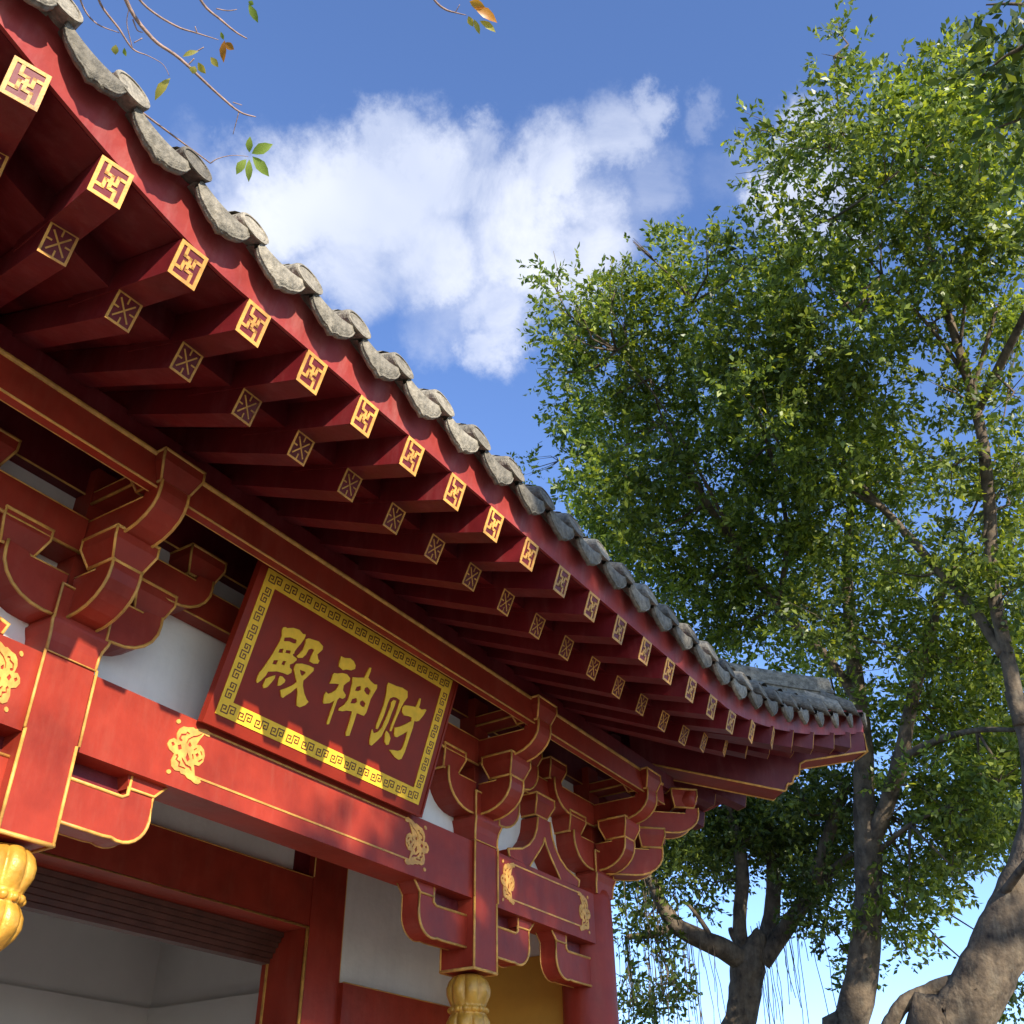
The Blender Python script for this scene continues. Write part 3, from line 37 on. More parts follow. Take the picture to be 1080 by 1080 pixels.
world = bpy.data.worlds.new('World'); scene.world = world; world.use_nodes = True
def build_world():
    nt = world.node_tree; N = nt.nodes; L = nt.links; N.clear()
    def n(t, **k):
        o = N.new(t)
        for a, b in k.items(): setattr(o, a, b)
        return o
    def m(op, a, b=None, c=None, clamp=False):
        o = n('ShaderNodeMath', operation=op, use_clamp=clamp)
        for i, v in enumerate((a, b, c)):
            if v is None: continue
            if isinstance(v, (int, float)): o.inputs[i].default_value = v
            else: L.new(v, o.inputs[i])
        return o.outputs[0]
    out = n('ShaderNodeOutputWorld'); bg = n('ShaderNodeBackground'); L.new(bg.outputs[0], out.inputs[0])
    sky = n('ShaderNodeTexSky', sky_type='NISHITA'); sky.sun_disc = False
    sky.sun_elevation = elev; sky.sun_rotation = azim; sky.air_density = .85; sky.dust_density = .15; sky.ozone_density = 1.4; sky.altitude = 100
    co = n('ShaderNodeTexCoord')
    # wispy distortion of the view direction, then a few soft cloud masses fixed in the sky
    ns = n('ShaderNodeTexNoise'); ns.inputs['Scale'].default_value = 6; ns.inputs['Detail'].default_value = 12; ns.inputs['Roughness'].default_value = .66
    L.new(co.outputs['Generated'], ns.inputs['Vector'])
    sub = n('ShaderNodeVectorMath', operation='SUBTRACT'); L.new(ns.outputs['Color'], sub.inputs[0]); sub.inputs[1].default_value = (.5, .5, .5)
    sc = n('ShaderNodeVectorMath', operation='SCALE'); L.new(sub.outputs[0], sc.inputs[0]); sc.inputs['Scale'].default_value = .17
    ad = n('ShaderNodeVectorMath', operation='ADD'); L.new(co.outputs['Generated'], ad.inputs[0]); L.new(sc.outputs[0], ad.inputs[1])
    acc = None
    for d, a, w in CLOUD:
        ds = n('ShaderNodeVectorMath', operation='DISTANCE'); L.new(ad.outputs[0], ds.inputs[0]); ds.inputs[1].default_value = d
        mr = n('ShaderNodeMapRange', interpolation_type='SMOOTHSTEP'); L.new(ds.outputs['Value'], mr.inputs['Value'])
        mr.inputs['From Min'].default_value = a*1.25; mr.inputs['From Max'].default_value = a*.25
        mr.inputs['To Min'].default_value = 0; mr.inputs['To Max'].default_value = w
        acc = mr.outputs[0] if acc is None else m('SMOOTH_MAX', acc, mr.outputs[0], .15)
    n2 = n('ShaderNodeTexNoise'); n2.inputs['Scale'].default_value = 5.5; n2.inputs['Detail'].default_value = 14; n2.inputs['Roughness'].default_value = .62; n2.inputs['Distortion'].default_value = .5
    L.new(co.outputs['Generated'], n2.inputs['Vector'])
    dens = m('MULTIPLY', acc, m('ADD', m('MULTIPLY', n2.outputs[0], 1.7), .04))
    mr = n('ShaderNodeMapRange', interpolation_type='SMOOTHSTEP'); L.new(dens, mr.inputs['Value'])
    mr.inputs['From Min'].default_value = .16; mr.inputs['From Max'].default_value = 1.02; mr.inputs['To Max'].default_value = .93
    # cloud body tone: brighter where thin and lit, greyer in its thick lower parts
    n3 = n('ShaderNodeTexNoise'); n3.inputs['Scale'].default_value = 3.4; n3.inputs['Detail'].default_value = 4; L.new(co.outputs['Generated'], n3.inputs['Vector'])
    cr = n('ShaderNodeValToRGB'); L.new(n3.outputs[0], cr.inputs[0])
    cr.color_ramp.elements[0].position = .35; cr.color_ramp.elements[0].color = (3.0, 3.3, 4.1, 1)
    cr.color_ramp.elements[1].position = .65; cr.color_ramp.elements[1].color = (4.7, 4.8, 5.1, 1)
    tint = n('ShaderNodeMix', data_type='RGBA', blend_type='MULTIPLY'); tint.inputs[0].default_value = 1
    L.new(sky.outputs[0], tint.inputs[6]); tint.inputs[7].default_value = (.93, 1.06, 1.38, 1)
    mx = n('ShaderNodeMix', data_type='RGBA'); L.new(mr.outputs[0], mx.inputs[0]); L.new(tint.outputs[2], mx.inputs[6]); L.new(cr.outputs[0], mx.inputs[7])
    L.new(mx.outputs[2], bg.inputs[0]); bg.inputs[1].default_value = .15
build_world()

# ---------------------------------------------------------------- materials
MATS = {}
def mat(name, col, rough=.5, var=.15, scale=8, bump=0, bscale=40, spec=.5, metal=0, coat=0, dark=None, detail=6, dust=None, damt=.3, vary=0):
    if name in MATS: return MATS[name]
    m = bpy.data.materials.new(name); m.use_nodes = True; nt = m.node_tree; N = nt.nodes; L = nt.links
    b = N['Principled BSDF']; b.inputs['Roughness'].default_value = rough; b.inputs['Metallic'].default_value = metal
    b.inputs['Specular IOR Level'].default_value = spec
    if coat: b.inputs['Coat Weight'].default_value = coat; b.inputs['Coat Roughness'].default_value = .12
    g = N.new('ShaderNodeNewGeometry')
    t = N.new('ShaderNodeTexNoise'); t.inputs['Scale'].default_value = scale; t.inputs['Detail'].default_value = detail; t.inputs['Roughness'].default_value = .6
    L.new(g.outputs['Position'], t.inputs['Vector'])
    r = N.new('ShaderNodeValToRGB'); L.new(t.outputs[0], r.inputs[0])
    d = dark if dark else tuple(c*(1-var*1.6) for c in col)
    r.color_ramp.elements[0].position = .3; r.color_ramp.elements[0].color = (*d, 1)
    r.color_ramp.elements[1].position = .68; r.color_ramp.elements[1].color = (*[min(1, c*(1+var)) for c in col], 1)
    src = r.outputs[0]
    if dust:      # faded, dusty and streaked patches of paint
        mp = N.new('ShaderNodeMapping'); mp.inputs['Scale'].default_value = (1, 1, .22); L.new(g.outputs['Position'], mp.inputs[0])
        td = N.new('ShaderNodeTexNoise'); td.inputs['Scale'].default_value = 16; td.inputs['Detail'].default_value = 10; td.inputs['Roughness'].default_value = .68; L.new(mp.outputs[0], td.inputs['Vector'])
        dr = N.new('ShaderNodeMapRange'); L.new(td.outputs[0], dr.inputs[0]); dr.inputs['From Min'].default_value = .48; dr.inputs['From Max'].default_value = .78; dr.inputs['To Max'].default_value = damt
        dm = N.new('ShaderNodeMix'); dm.data_type = 'RGBA'; L.new(dr.outputs[0], dm.inputs[0]); L.new(src, dm.inputs[6]); dm.inputs[7].default_value = (*dust, 1); src = dm.outputs[2]
    if vary:
        oi = N.new('ShaderNodeObjectInfo'); vr = N.new('ShaderNodeMapRange'); L.new(oi.outputs['Random'], vr.inputs[0]); vr.inputs['To Min'].default_value = 1-vary; vr.inputs['To Max'].default_value = 1+vary*.6
        hv_ = N.new('ShaderNodeHueSaturation'); L.new(src, hv_.inputs['Color']); L.new(vr.outputs[0], hv_.inputs['Value']); src = hv_.outputs[0]
    L.new(src, b.inputs['Base Color'])
    rr = N.new('ShaderNodeMapRange'); L.new(t.outputs[0], rr.inputs[0]); rr.inputs['To Min'].default_value = max(0, rough-.12); rr.inputs['To Max'].default_value = min(1, rough+.12)
    L.new(rr.outputs[0], b.inputs['Roughness'])
    if bump:
        t2 = N.new('ShaderNodeTexNoise'); t2.inputs['Scale'].default_value = bscale; t2.inputs['Detail'].default_value = 8; L.new(g.outputs['Position'], t2.inputs['Vector'])
        bp = N.new('ShaderNodeBump'); bp.inputs['Strength'].default_value = bump; bp.inputs['Distance'].default_value = .01
        L.new(t2.outputs[0], bp.inputs['Height']); L.new(bp.outputs[0], b.inputs['Normal'])
    MATS[name] = m; return m
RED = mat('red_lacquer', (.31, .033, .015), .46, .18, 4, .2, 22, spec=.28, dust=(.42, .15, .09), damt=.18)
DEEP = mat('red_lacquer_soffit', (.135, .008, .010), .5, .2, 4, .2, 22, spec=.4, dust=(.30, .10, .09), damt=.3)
FASC = mat('red_painted_fascia', (.31, .042, .034), .5, .16, 6, .2, 30, spec=.35, dust=(.5, .26, .22), damt=.3)
GOLD = mat('gold_paint', (.74, .37, .075), .5, .25, 18, .2, 60, spec=.4, dust=(.42, .18, .07), damt=.8, vary=.22)
GILT = mat('gilded_carving', (.64, .31, .035), .38, .22, 14, .4, 40, metal=.15, dust=(.5, .24, .05), damt=.6)
YEL = mat('sign_yellow', (.92, .55, .045), .5, .08, 20, spec=.2)
BOARD = mat('sign_lacquer', (.25, .022, .008), .42, .12, 6, spec=.22)
KEY = mat('key_pattern_red', (.13, .02, .01), .4, .1, 20)
WHITE = mat('white_plaster', (.85, .81, .70), .85, .06, 2.5, .2, 30, dust=(.5, .46, .38), damt=.2)
OCHRE = mat('ochre_plaster', (.62, .32, .04), .85, .08, 3, .12, 30)
ROOMW = mat('room_plaster', (.62, .60, .56), .9, .05, 2)
TILE = mat('grey_clay_tile', (.23, .205, .15), .9, .35, 22, .9, 45, dark=(.07, .062, .045))
TILEL = mat('weathered_tile_face', (.26, .225, .165), .88, .25, 40, .9, 60, dark=(.11, .096, .068), detail=10, vary=.45)
WOODD = mat('dark_wood', (.09, .03, .018), .5, .2, 12)
STONE = mat('plinth_stone', (.28, .27, .25), .8, .12, 6, .3, 40)
PAVE = mat('paving', (.20, .19, .165), .85, .12, 3, .3, 25)
EARTH = mat('ground_soil', (.14, .13, .09), .95, .25, 1.5, .4, 6)
BARK = mat('bark_grey', (.12, .086, .052), .92, .5, 9, 1.3, 24, dark=(.022, .015, .010), detail=15, dust=(.22, .18, .12), damt=.8)
TWIG = mat('twig_bark', (.33, .22, .17), .8, .3, 30, .4, 60)

def leafmat(name, c0, c1, c2, trans=.35, rough=.38):
    m = bpy.data.materials.new(name); m.use_nodes = True; nt = m.node_tree; N = nt.nodes; L = nt.links
    b = N['Principled BSDF']; out = N['Material Output']
    g = N.new('ShaderNodeNewGeometry'); r = N.new('ShaderNodeValToRGB'); L.new(g.outputs['Random Per Island'], r.inputs[0])
    e = r.color_ramp.elements; e[0].color = (*c0, 1); e[1].color = (*c2, 1); e[1].position = 1; k = e.new(.55); k.color = (*c1, 1)
    t = N.new('ShaderNodeTexNoise'); t.inputs['Scale'].default_value = .9; t.inputs['Detail'].default_value = 3; L.new(g.outputs['Position'], t.inputs['Vector'])
    hs = N.new('ShaderNodeHueSaturation'); L.new(r.outputs[0], hs.inputs['Color'])
    mr = N.new('ShaderNodeMapRange'); L.new(t.outputs[0], mr.inputs[0]); mr.inputs['From Min'].default_value = .3; mr.inputs['From Max'].default_value = .7; mr.inputs['To Min'].default_value = .65; mr.inputs['To Max'].default_value = 1.3
    L.new(mr.outputs[0], hs.inputs['Value']); L.new(hs.outputs[0], b.inputs['Base Color'])
    b.inputs['Roughness'].default_value = rough; b.inputs['Specular IOR Level'].default_value = .45
    tr = N.new('ShaderNodeBsdfTranslucent'); ms = N.new('ShaderNodeMixShader'); ms.inputs[0].default_value = trans
    mc = N.new('ShaderNodeMix'); mc.data_type = 'RGBA'; mc.blend_type = 'MULTIPLY'; mc.inputs[0].default_value = 1; L.new(hs.outputs[0], mc.inputs[6]); mc.inputs[7].default_value = (1.9, 1.7, .6, 1)
    L.new(mc.outputs[2], tr.inputs[0]); L.new(b.outputs[0], ms.inputs[1]); L.new(tr.outputs[0], ms.inputs[2]); L.new(ms.outputs[0], out.inputs[0])
    return m
LEAF = leafmat('fig_leaves', (.06, .095, .020), (.13, .185, .030), (.32, .37, .055), .46)
LEAFD = leafmat('dark_fig_leaves', (.042, .068, .016), (.09, .13, .024), (.20, .245, .04), .4)
LEAFY = leafmat('young_leaf', (.20, .28, .05), (.24, .31, .06), (.28, .34, .07), .45)
LEAFO = leafmat('orange_leaf', (.50, .20, .03), (.55, .24, .04), (.60, .30, .05), .45)
LEAFM = leafmat('yellowing_leaf', (.42, .34, .08), (.40, .36, .09), (.50, .38, .08), .45)

# ---------------------------------------------------------------- helpers
def tag(o, label=None, cat=None, group=None, kind=None):
    if label: o['label'] = label
    if cat: o['category'] = cat
    if group: o['group'] = group
    if kind: o['kind'] = kind
    return o
def link(o, parent=None):
    scene.collection.objects.link(o)
    if parent: o.parent = parent
    return o
def empty(name, loc, *a, **k):
    o = bpy.data.objects.new(name, None); o.empty_display_size = .2; o.location = loc; link(o); return tag(o, *a, **k)
def wloc(o):
    v = Vector((0, 0, 0))
    while o is not None: v += Vector(o.location); o = o.parent
    return v
class Fr:      # a flat frame: origin, two axes, outward normal (units)
    def __init__(s, o, a, b, n): s.o, s.a, s.b, s.n = [Vector(v) for v in (o, a, b, n)]
    def __call__(s, a, b, c=0): return s.o+s.a*a+s.b*b+s.n*c
class MB:
    def __init__(s): s.v = []; s.f = []; s.m = []; s.mats = []; s.sm = []
    def mi(s, m):
        if m not in s.mats: s.mats.append(m)
        return s.mats.index(m)
    def add(s, vs, fs, m, smooth=False):
        o = len(s.v); s.v += [tuple(v) for v in vs]; k = s.mi(m)
        for f in fs: s.f.append(tuple(i+o for i in f)); s.m.append(k); s.sm.append(smooth)
    def hexa(s, p, m):   # 8 points: bottom 4, top 4
        s.add(p, [(0, 3, 2, 1), (4, 5, 6, 7), (0, 1, 5, 4), (1, 2, 6, 5), (2, 3, 7, 6), (3, 0, 4, 7)], m)
    def box(s, x0, x1, y0, y1, z0, z1, m):
        s.hexa([(x0, y0, z0), (x1, y0, z0), (x1, y1, z0), (x0, y1, z0), (x0, y0, z1), (x1, y0, z1), (x1, y1, z1), (x0, y1, z1)], m)
    def prism(s, poly, fn, a, b, m, smooth=False):   # fn(p, q, t) -> point
        n = len(poly); vs = [fn(p, q, a) for p, q in poly]+[fn(p, q, b) for p, q in poly]
        k = s.mi(m); o = len(s.v); s.v += [tuple(v) for v in vs]
        s.f += [tuple(o+i for i in range(n))[::-1], tuple(o+n+i for i in range(n))]; s.m += [k, k]; s.sm += [False, False]
        for i in range(n):
            j = (i+1) % n; s.f.append((o+i, o+j, o+n+j, o+n+i)); s.m.append(k); s.sm.append(smooth)
    def tube(s, pts, r, m, closed=False, n=6, caps=True):
        pts = [Vector(p) for p in pts]; N = len(pts); rs = r if isinstance(r, (list, tuple)) else [r]*N
        vs = []; up = None
        for i, p in enumerate(pts):
            if closed: d = pts[(i+1) % N]-pts[i-1]
            else: d = pts[min(i+1, N-1)]-pts[max(i-1, 0)]
            if d.length < 1e-9: d = Vector((0, 0, 1))
            d.normalize()
            if up is None:
                up = Vector((0, 0, 1)) if abs(d.z) < .9 else Vector((1, 0, 0))
            x = d.cross(up)
            if x.length < 1e-4: x = d.cross(Vector((.3, 1, .2)))
            x.normalize(); y = d.cross(x).normalized(); up = -y if False else up
            k = 1.0
            if 0 < i < N-1 or closed:
                a = (pts[i]-pts[i-1]); b = (pts[(i+1) % N]-pts[i])
                if a.length > 1e-9 and b.length > 1e-9:
                    c = a.normalized().dot(b.normalized()); k = min(1.35, 1/max(.3, math.sqrt(max(0, (1+c)/2))))
            for q in range(n):
                t = 2*math.pi*q/n+.4; vs.append(p+(x*math.cos(t)+y*math.sin(t))*rs[i]*k)
        fs = []
        for i in range(N if closed else N-1):
            j = (i+1) % N
            for q in range(n):
                w = (q+1) % n; fs.append((i*n+q, i*n+w, j*n+w, j*n+q))
        if caps and not closed:
            fs.append(tuple(range(n))[::-1]); fs.append(tuple((N-1)*n+q for q in range(n)))
        s.add(vs, fs, m, True)
    def ribbon(s, pts, w, F, c0, c1, m):     # flat painted line in frame F, raised c0..c1
        for (a0, b0), (a1, b1) in zip(pts, pts[1:]):
            dx, dy = a1-a0, b1-b0; l = math.hypot(dx, dy)
            if l < 1e-9: continue
            ex, ey = dx/l*w/2, dy/l*w/2; px, py = -dy/l*w/2, dx/l*w/2
            q = [(a0-ex-px, b0-ey-py), (a1+ex-px, b1+ey-py), (a1+ex+px, b1+ey+py), (a0-ex+px, b0-ey+py)]
            s.hexa([F(a, b, c0) for a, b in q]+[F(a, b, c1) for a, b in q], m)
    def build(s, name, parent=None, **k):
        me = bpy.data.meshes.new(name); off = wloc(parent) if parent else Vector((0, 0, 0))
        me.from_pydata([tuple(Vector(W(*v))-off) for v in s.v], [], s.f)
        for m in s.mats: me.materials.append(m)
        me.polygons.foreach_set('material_index', s.m); me.polygons.foreach_set('use_smooth', s.sm); me.update()
        o = bpy.data.objects.new(name, me); link(o, parent); return tag(o, **k) if k else o
def AY(p, q, t): return (p, t, q)     # profile in x,z extruded along y
def AX(p, q, t): return (t, p, q)     # profile in y,z extruded along x
def arc(c, r0, r1, a0, a1, n=8):
    return [(c[0]+r0*math.cos(math.radians(a0+(a1-a0)*i/n)), c[1]+r1*math.sin(math.radians(a0+(a1-a0)*i/n))) for i in range(n+1)]
def merged(polys, F, c, m, name, parent, depth):    # filled outlines with holes -> mesh, in frame F
    cu = bpy.data.curves.new('tmp', 'CURVE'); cu.dimensions = '2D'; cu.fill_mode = 'BOTH'; cu.extrude = depth/2
    for P in polys:
        sp = cu.splines.new('POLY'); sp.points.add(len(P)-1); sp.use_cyclic_u = True
        for i, (a, b) in enumerate(P): sp.points[i].co = (a, b, 0, 1)
    to = bpy.data.objects.new('tmp', cu); scene.collection.objects.link(to)
    bpy.context.view_layer.update()
    me = bpy.data.meshes.new_from_object(to.evaluated_get(bpy.context.evaluated_depsgraph_get()))
    bpy.data.objects.remove(to); bpy.data.curves.remove(cu)
    off = wloc(parent)
    for v in me.vertices: v.co = Vector(W(*F(v.co.x, v.co.y, c+v.co.z)))-off
    me.materials.clear(); me.materials.append(m); me.name = name; me.update()
    o = bpy.data.objects.new(name, me); link(o, parent); return o
GR = .0018     # half width of the gold edge lines

# ---------------------------------------------------------------- ground
GZ = -EYE/S
def sheet(name, x0, x1, y0, y1, z, m, n=1):
    b = MB(); b.add([(x0, y0, z), (x1, y0, z), (x1, y1, z), (x0, y1, z)], [(0, 1, 2, 3)], m); return b.build(name, kind='structure')
sheet('ground', -400, 400, -400, 400, GZ, EARTH)
sheet('pavement', -2.5, 3.2, -3.2, .80, GZ+.004/S, PAVE)

# ---------------------------------------------------------------- temple hall
hall = empty('temple_hall', W(1.06, 2.0, GZ), 'red and gold temple hall with painted bracketed eaves and grey tiled roof', 'temple')
XL, XLP, XRP, XC = .205, .634, 1.487, 1.915
YC = 1.033
def mirrorx(x): return 2.12-x

# plinth, walls
b = MB(); b.box(-.15, 2.27, .82, 3.35, GZ, GZ+.10, STONE); b.box(-.2, 2.32, .79, .82, GZ, GZ+.05, STONE); b.build('plinth', hall)
FZ = GZ+.10
def wallpart(name, x0, x1, z0, z1, m, y0=1.34, y1=1.38, lines=()):
    b = MB(); b.box(x0, x1, y0, y1, z0, z1, m)
    for p, q in lines: b.tube([p, q], GR*.8, GOLD)
    b.build(name, hall)
for x0, x1 in ((1.517, 1.915), (.205, .603)):
    wallpart('plaster_wall', x0, x1, .352, .86, WHITE); wallpart('dado', x0, x1, FZ, .352, RED, 1.325, 1.38, [((x0, 1.326, .352), (x1, 1.326, .352))])
wallpart('plaster_wall', .732, 1.388, .517, .86, WHITE, 1.352, 1.38)
wallpart('wall_post', 1.427, 1.517, FZ, .86, RED, 1.335, 1.38, [((1.517, 1.336, .352), (1.517, 1.336, .80)), ((1.427, 1.335, .517), (1.427, 1.335, .80))])
wallpart('wall_post', .603, .693, FZ, .86, RED, 1.335, 1.38, [((.603, 1.336, .352), (.603, 1.336, .80)), ((.693, 1.335, .517), (.693, 1.335, .80))])
for x0, x1 in ((1.388, 1.427), (.693, .732)): wallpart('panel_edge', x0, x1, .517, .86, DEEP, 1.349, 1.38)
b = MB()     # lintel and jambs
b.box(.693, 1.427, 1.337, 1.38, .429, .517, RED)
b.tube([(.693, 1.338, .516), (1.427, 1.338, .516)], GR*.9, GOLD)
b.box(.695, 1.425, 1.38, 1.43, .4285, .55, RED)
b.tube([(.695, 1.337, FZ), (.695, 1.337, .43), (1.425, 1.337, .43), (1.425, 1.337, FZ)], GR*1.5, GOLD)
b.box(1.4265, 1.50, 1.38, 1.44, FZ, .55, RED); b.box(.62, .6935, 1.38, 1.44, FZ, .55, RED)
df = b.build('door_frame', hall)
b = MB()
for i in range(6):
    z0 = .4275-i*.0082; b.box(.696, 1.4245, 1.392+.0055*i, 1.44, z0-.0078, z0, WOODD)
b.build('shutter_box', df)
b = MB(); b.box(1.4235, 1.4262, 1.423, 1.427, FZ, .382, GOLD); b.build('jamb_line', df)
# room behind the door
b = MB()
b.box(.1, 2.0, 2.0, 2.03, FZ, .60, ROOMW); b.box(1.66, 1.69, 1.44, 2.0, FZ, .60, ROOMW); b.box(.35, .38, 1.44, 2.0, FZ, .60, ROOMW)
b.box(.1, 1.9, 1.44, 2.0, .60, .62, ROOMW)
b.box(.38, 1.66, 1.985, 2.0, FZ, .385, ROOMW); b.box(1.645, 1.66, 1.44, 1.985, FZ, .385, ROOMW)
b.build('room_lining', hall)
b = MB(); b.box(.22, 1.90, 1.38, 3.2, FZ-.02, FZ, STONE); b.build('hall_floor', hall)
# side and back walls
for a in ((1.915, 1.94, 1.08, 3.2, .44, .90), (.18, .205, 1.08, 3.2, .44, .90), (.18, 1.94, 3.2, 3.23, FZ, .90)): b = MB(); b.box(*a, WHITE); b.build('end_wall', hall)
for x0, x1 in ((1.913, 1.942), (.178, .207)): b = MB(); b.box(x0, x1, 1.08, 3.2, FZ, .44, OCHRE); b.build('ochre_dado', hall, label='ochre painted lower end wall')
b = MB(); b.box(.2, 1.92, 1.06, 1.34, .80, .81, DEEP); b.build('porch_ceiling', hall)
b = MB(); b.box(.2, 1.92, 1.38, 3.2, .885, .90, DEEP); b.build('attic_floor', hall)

# round corner columns
for x in (XC, XL):
    b = MB(); n = 40; prof = [(.072, FZ), (.072, FZ+.03), (.054, FZ+.05), (.053, .40), (.052, .53), (.047, .545), (.034, .55)]
    vs = [(x+r*math.cos(2*math.pi*i/n), YC+.012+r*math.sin(2*math.pi*i/n), z) for r, z in prof for i in range(n)]
    b.add(vs, [(k*n+i, k*n+(i+1) % n, (k+1)*n+(i+1) % n, (k+1)*n+i) for k in range(len(prof)-1) for i in range(n)], RED, True)
    b.build('column', hall)
# hanging posts and lotus drops
def lotus(x, y, ztop, parent):
    b = MB(); n = 96
    prof = [(.0, .010), (.004, .024), (.012, .031), (.022, .0345), (.032, .034), (.040, .0305), (.046, .0275), (.049, .027),
            (.050, .0285), (.054, .0305), (.058, .0285), (.059, .027), (.062, .029), (.070, .0335), (.080, .034), (.090, .030), (.098, .0235), (.104, .014), (.107, .006)]
    vs = []
    for d, r in prof:
        for i in range(n):
            a = 2*math.pi*i/n; pet = 8
            if d < .048 or d > .061:
                ph = 0 if d < .048 else math.pi/pet
                c = abs(math.cos(pet*(a+ph)/2)); env = math.sin(math.pi*min(1, (d if d < .05 else d-.06)/.046))
                rr = r*1.05*(1-.24*max(0, env)**.7*(1-c**.55))
                zz = d+(.004*(1-c) if d > .09 else 0)
            else: rr = r*(1+.07*(abs(math.sin(10*a))-.5)); zz = d
            vs.append((x+rr*math.cos(a), y+rr*math.sin(a), ztop-zz))
    b.add(vs, [(k*n+i, (k+1)*n+i, (k+1)*n+(i+1) % n, k*n+(i+1) % n) for k in range(len(prof)-1) for i in range(n)], GILT, True)
    # raised petals
    for k in range(8):
        for (z0, z1, r0, ph) in ((.006, .044, .034, 0), (.064, .098, .0335, math.pi/8)):
            a = 2*math.pi*k/8+ph; cx, cy = x+(r0-.006)*math.cos(a), y+(r0-.006)*math.sin(a); vv = []; m_ = 8; q_ = 10
            if z0 > 0: continue
            for i in range(m_+1):
                t = math.pi*i/m_
                for j in range(q_):
                    w = 2*math.pi*j/q_; lx = math.sin(t)*math.cos(w)*.0095; ly = math.sin(t)*math.sin(w)*.0115; lz = math.cos(t)*(z1-z0)/2
                    vv.append((cx+lx*math.cos(a)-ly*math.sin(a), cy+lx*math.sin(a)+ly*math.cos(a), ztop-(z0+z1)/2+lz))
            if vv: b.add(vv, [(i*q_+j, (i+1)*q_+j, (i+1)*q_+(j+1) % q_, i*q_+(j+1) % q_) for i in range(m_) for j in range(q_)], GILT, True)
    for k in range(14):
        a = 2*math.pi*k/14; cx, cy = x+.0285*math.cos(a), y+.0285*math.sin(a); vv = []
        for i in range(7):
            t = math.pi*i/6
            for j in range(8): w = 2*math.pi*j/8; vv.append((cx+math.sin(t)*math.cos(w)*.0052, cy+math.sin(t)*math.sin(w)*.0052, ztop-.054+math.cos(t)*.0048))
        b.add(vv, [(i*8+j, (i+1)*8+j, (i+1)*8+(j+1) % 8, i*8+(j+1) % 8) for i in range(6) for j in range(8)], GILT, True)
    o = b.build('lotus_drop', parent)
    b = MB(); b.tube([(x, y, ztop-.104), (x, y, ztop-.112), (x, y, ztop-.120), (x, y, ztop-.126)], [.012, .014, .010, .002], RED, n=14); b.build('drop_tip', parent)
for x in (XLP, XRP):
    b = MB(); h = .033; b.box(x-h, x+h, 1.0, 1.066, .331, .534, RED)
    for sx in (-1, 1):
        b.tube([(x+sx*h, 1.0, .331), (x+sx*h, 1.0, .441)], GR*1.15, GOLD)
        b.tube([(x+sx*(h+.002), .9985, .441), (x+sx*(h+.002), .9985, .534)], GR, GOLD)
        b.tube([(x+sx*h, 1.066, .331), (x+sx*h, 1.066, .441)], GR, GOLD)
    z = .331; b.tube([(x-h, 1.0, z), (x+h, 1.0, z), (x+h, 1.066, z), (x-h, 1.066, z)], GR*1.1, GOLD, closed=True)
    b.tube([(x-h-.002, .9985, .5335), (x+h+.002, .9985, .5335)], GR*.6, GOLD)
    p = b.build('hanging_post', hall); lotus(x, YC, .329, p)

# main beam: three lengths, with painted bat corners
for x0, x1 in ((XL+.04, XLP-.033), (XLP+.033, XRP-.033), (XRP+.033, XC-.04)):
    b = MB(); b.box(x0, x1, 1.004, 1.060, .438, .531, RED)
    bm = b.build('main_beam', hall); F = Fr((0, 1.004, 0), (1, 0, 0), (0, 0, 1), (0, -1, 0))
    ox0 = min(p[0] for p in ORN[0]); ox1 = max(p[0] for p in ORN[0]); w = ox1-ox0
    long_ = (x1-x0) > .6
    sx = 1.0 if long_ else .72; a0 = (ox0 if long_ else x0+.018)
    if long_ : e0, e1 = ox0, mirrorx(ox0)
    else: e0, e1 = x0+.018, x1-.018
    left = [[(e0+(p[0]-ox0)*sx, p[1]-.002) for p in P] for P in ORN]
    right = [[(e1-(p[0]-ox0)*sx, p[1]-.002) for p in P] for P in ORN]
    merged(left, F, .0006, GOLD, 'bat_ornament', bm, .0012); merged(right, F, .0006, GOLD, 'bat_ornament', bm, .0012)
    zt = ORN[0][7][1]-.002; zb = ORN[0][22][1]-.002
    b = MB(); b.ribbon([(e0+w*sx*.99, zt), (e1-w*sx*.99, zt)], .0026, F, 0, .001, GOLD); b.ribbon([(e0+w*sx*.78, zb), (e1-w*sx*.78, zb)], .0026, F, 0, .001, GOLD)
    b.build('panel_line', bm)

# bracket arms below the beam (scrolled corbels)
def low_bracket(xp, s):     # xp: face of post, s: direction
    b = MB(); y0, y1 = 1.016, 1.050
    arm = [(0, .363), (.068, .362)]+arc((.092, .394), .036, .033, -110, 0, 8)+[(.128, .423), (.094, .423), (.092, .416)]+[(.084, .411), (0, .412)]
    arm = [(xp+s*a, z) for a, z in arm]
    b.prism(arm if s > 0 else arm[::-1], AY, y0, y1, RED)
    blk = [(.090, .423), (.128, .423), (.146, .443), (.084, .443)]
    blk = [(xp+s*a, z) for a, z in blk]; b.prism(blk if s > 0 else blk[::-1], AY, y0-.001, y1+.001, RED)
    b.tube([(p, y0, z) for p, z in [(xp+s*a, z) for a, z in [(0, .363), (.068, .362)]+arc((.092, .394), .036, .033, -110, 0, 8)+[(.128, .423)]]], GR*1.2, GOLD)
    b.tube([(xp+s*a, y0, z) for a, z in [(0, .412), (.084, .411), (.091, .415), (.092, .443)]], GR*1.2, GOLD)
    b.tube([(xp+s*a, y0-.001, z) for a, z in [(.092, .423), (.128, .423), (.146, .441)]], GR, GOLD)
    b.tube([(xp+s*a, y1, z) for a, z in [(0, .363), (.068, .362)]+arc((.092, .394), .036, .033, -110, 0, 8)+[(.128, .423), (.146, .441)]], GR*.7, GOLD)
    xa, xb = sorted((xp, xp+s*.094)); b.box(xa, xb, 1.034, 1.046, .410, .4385, DEEP)
    b.build('beam_bracket', hall)
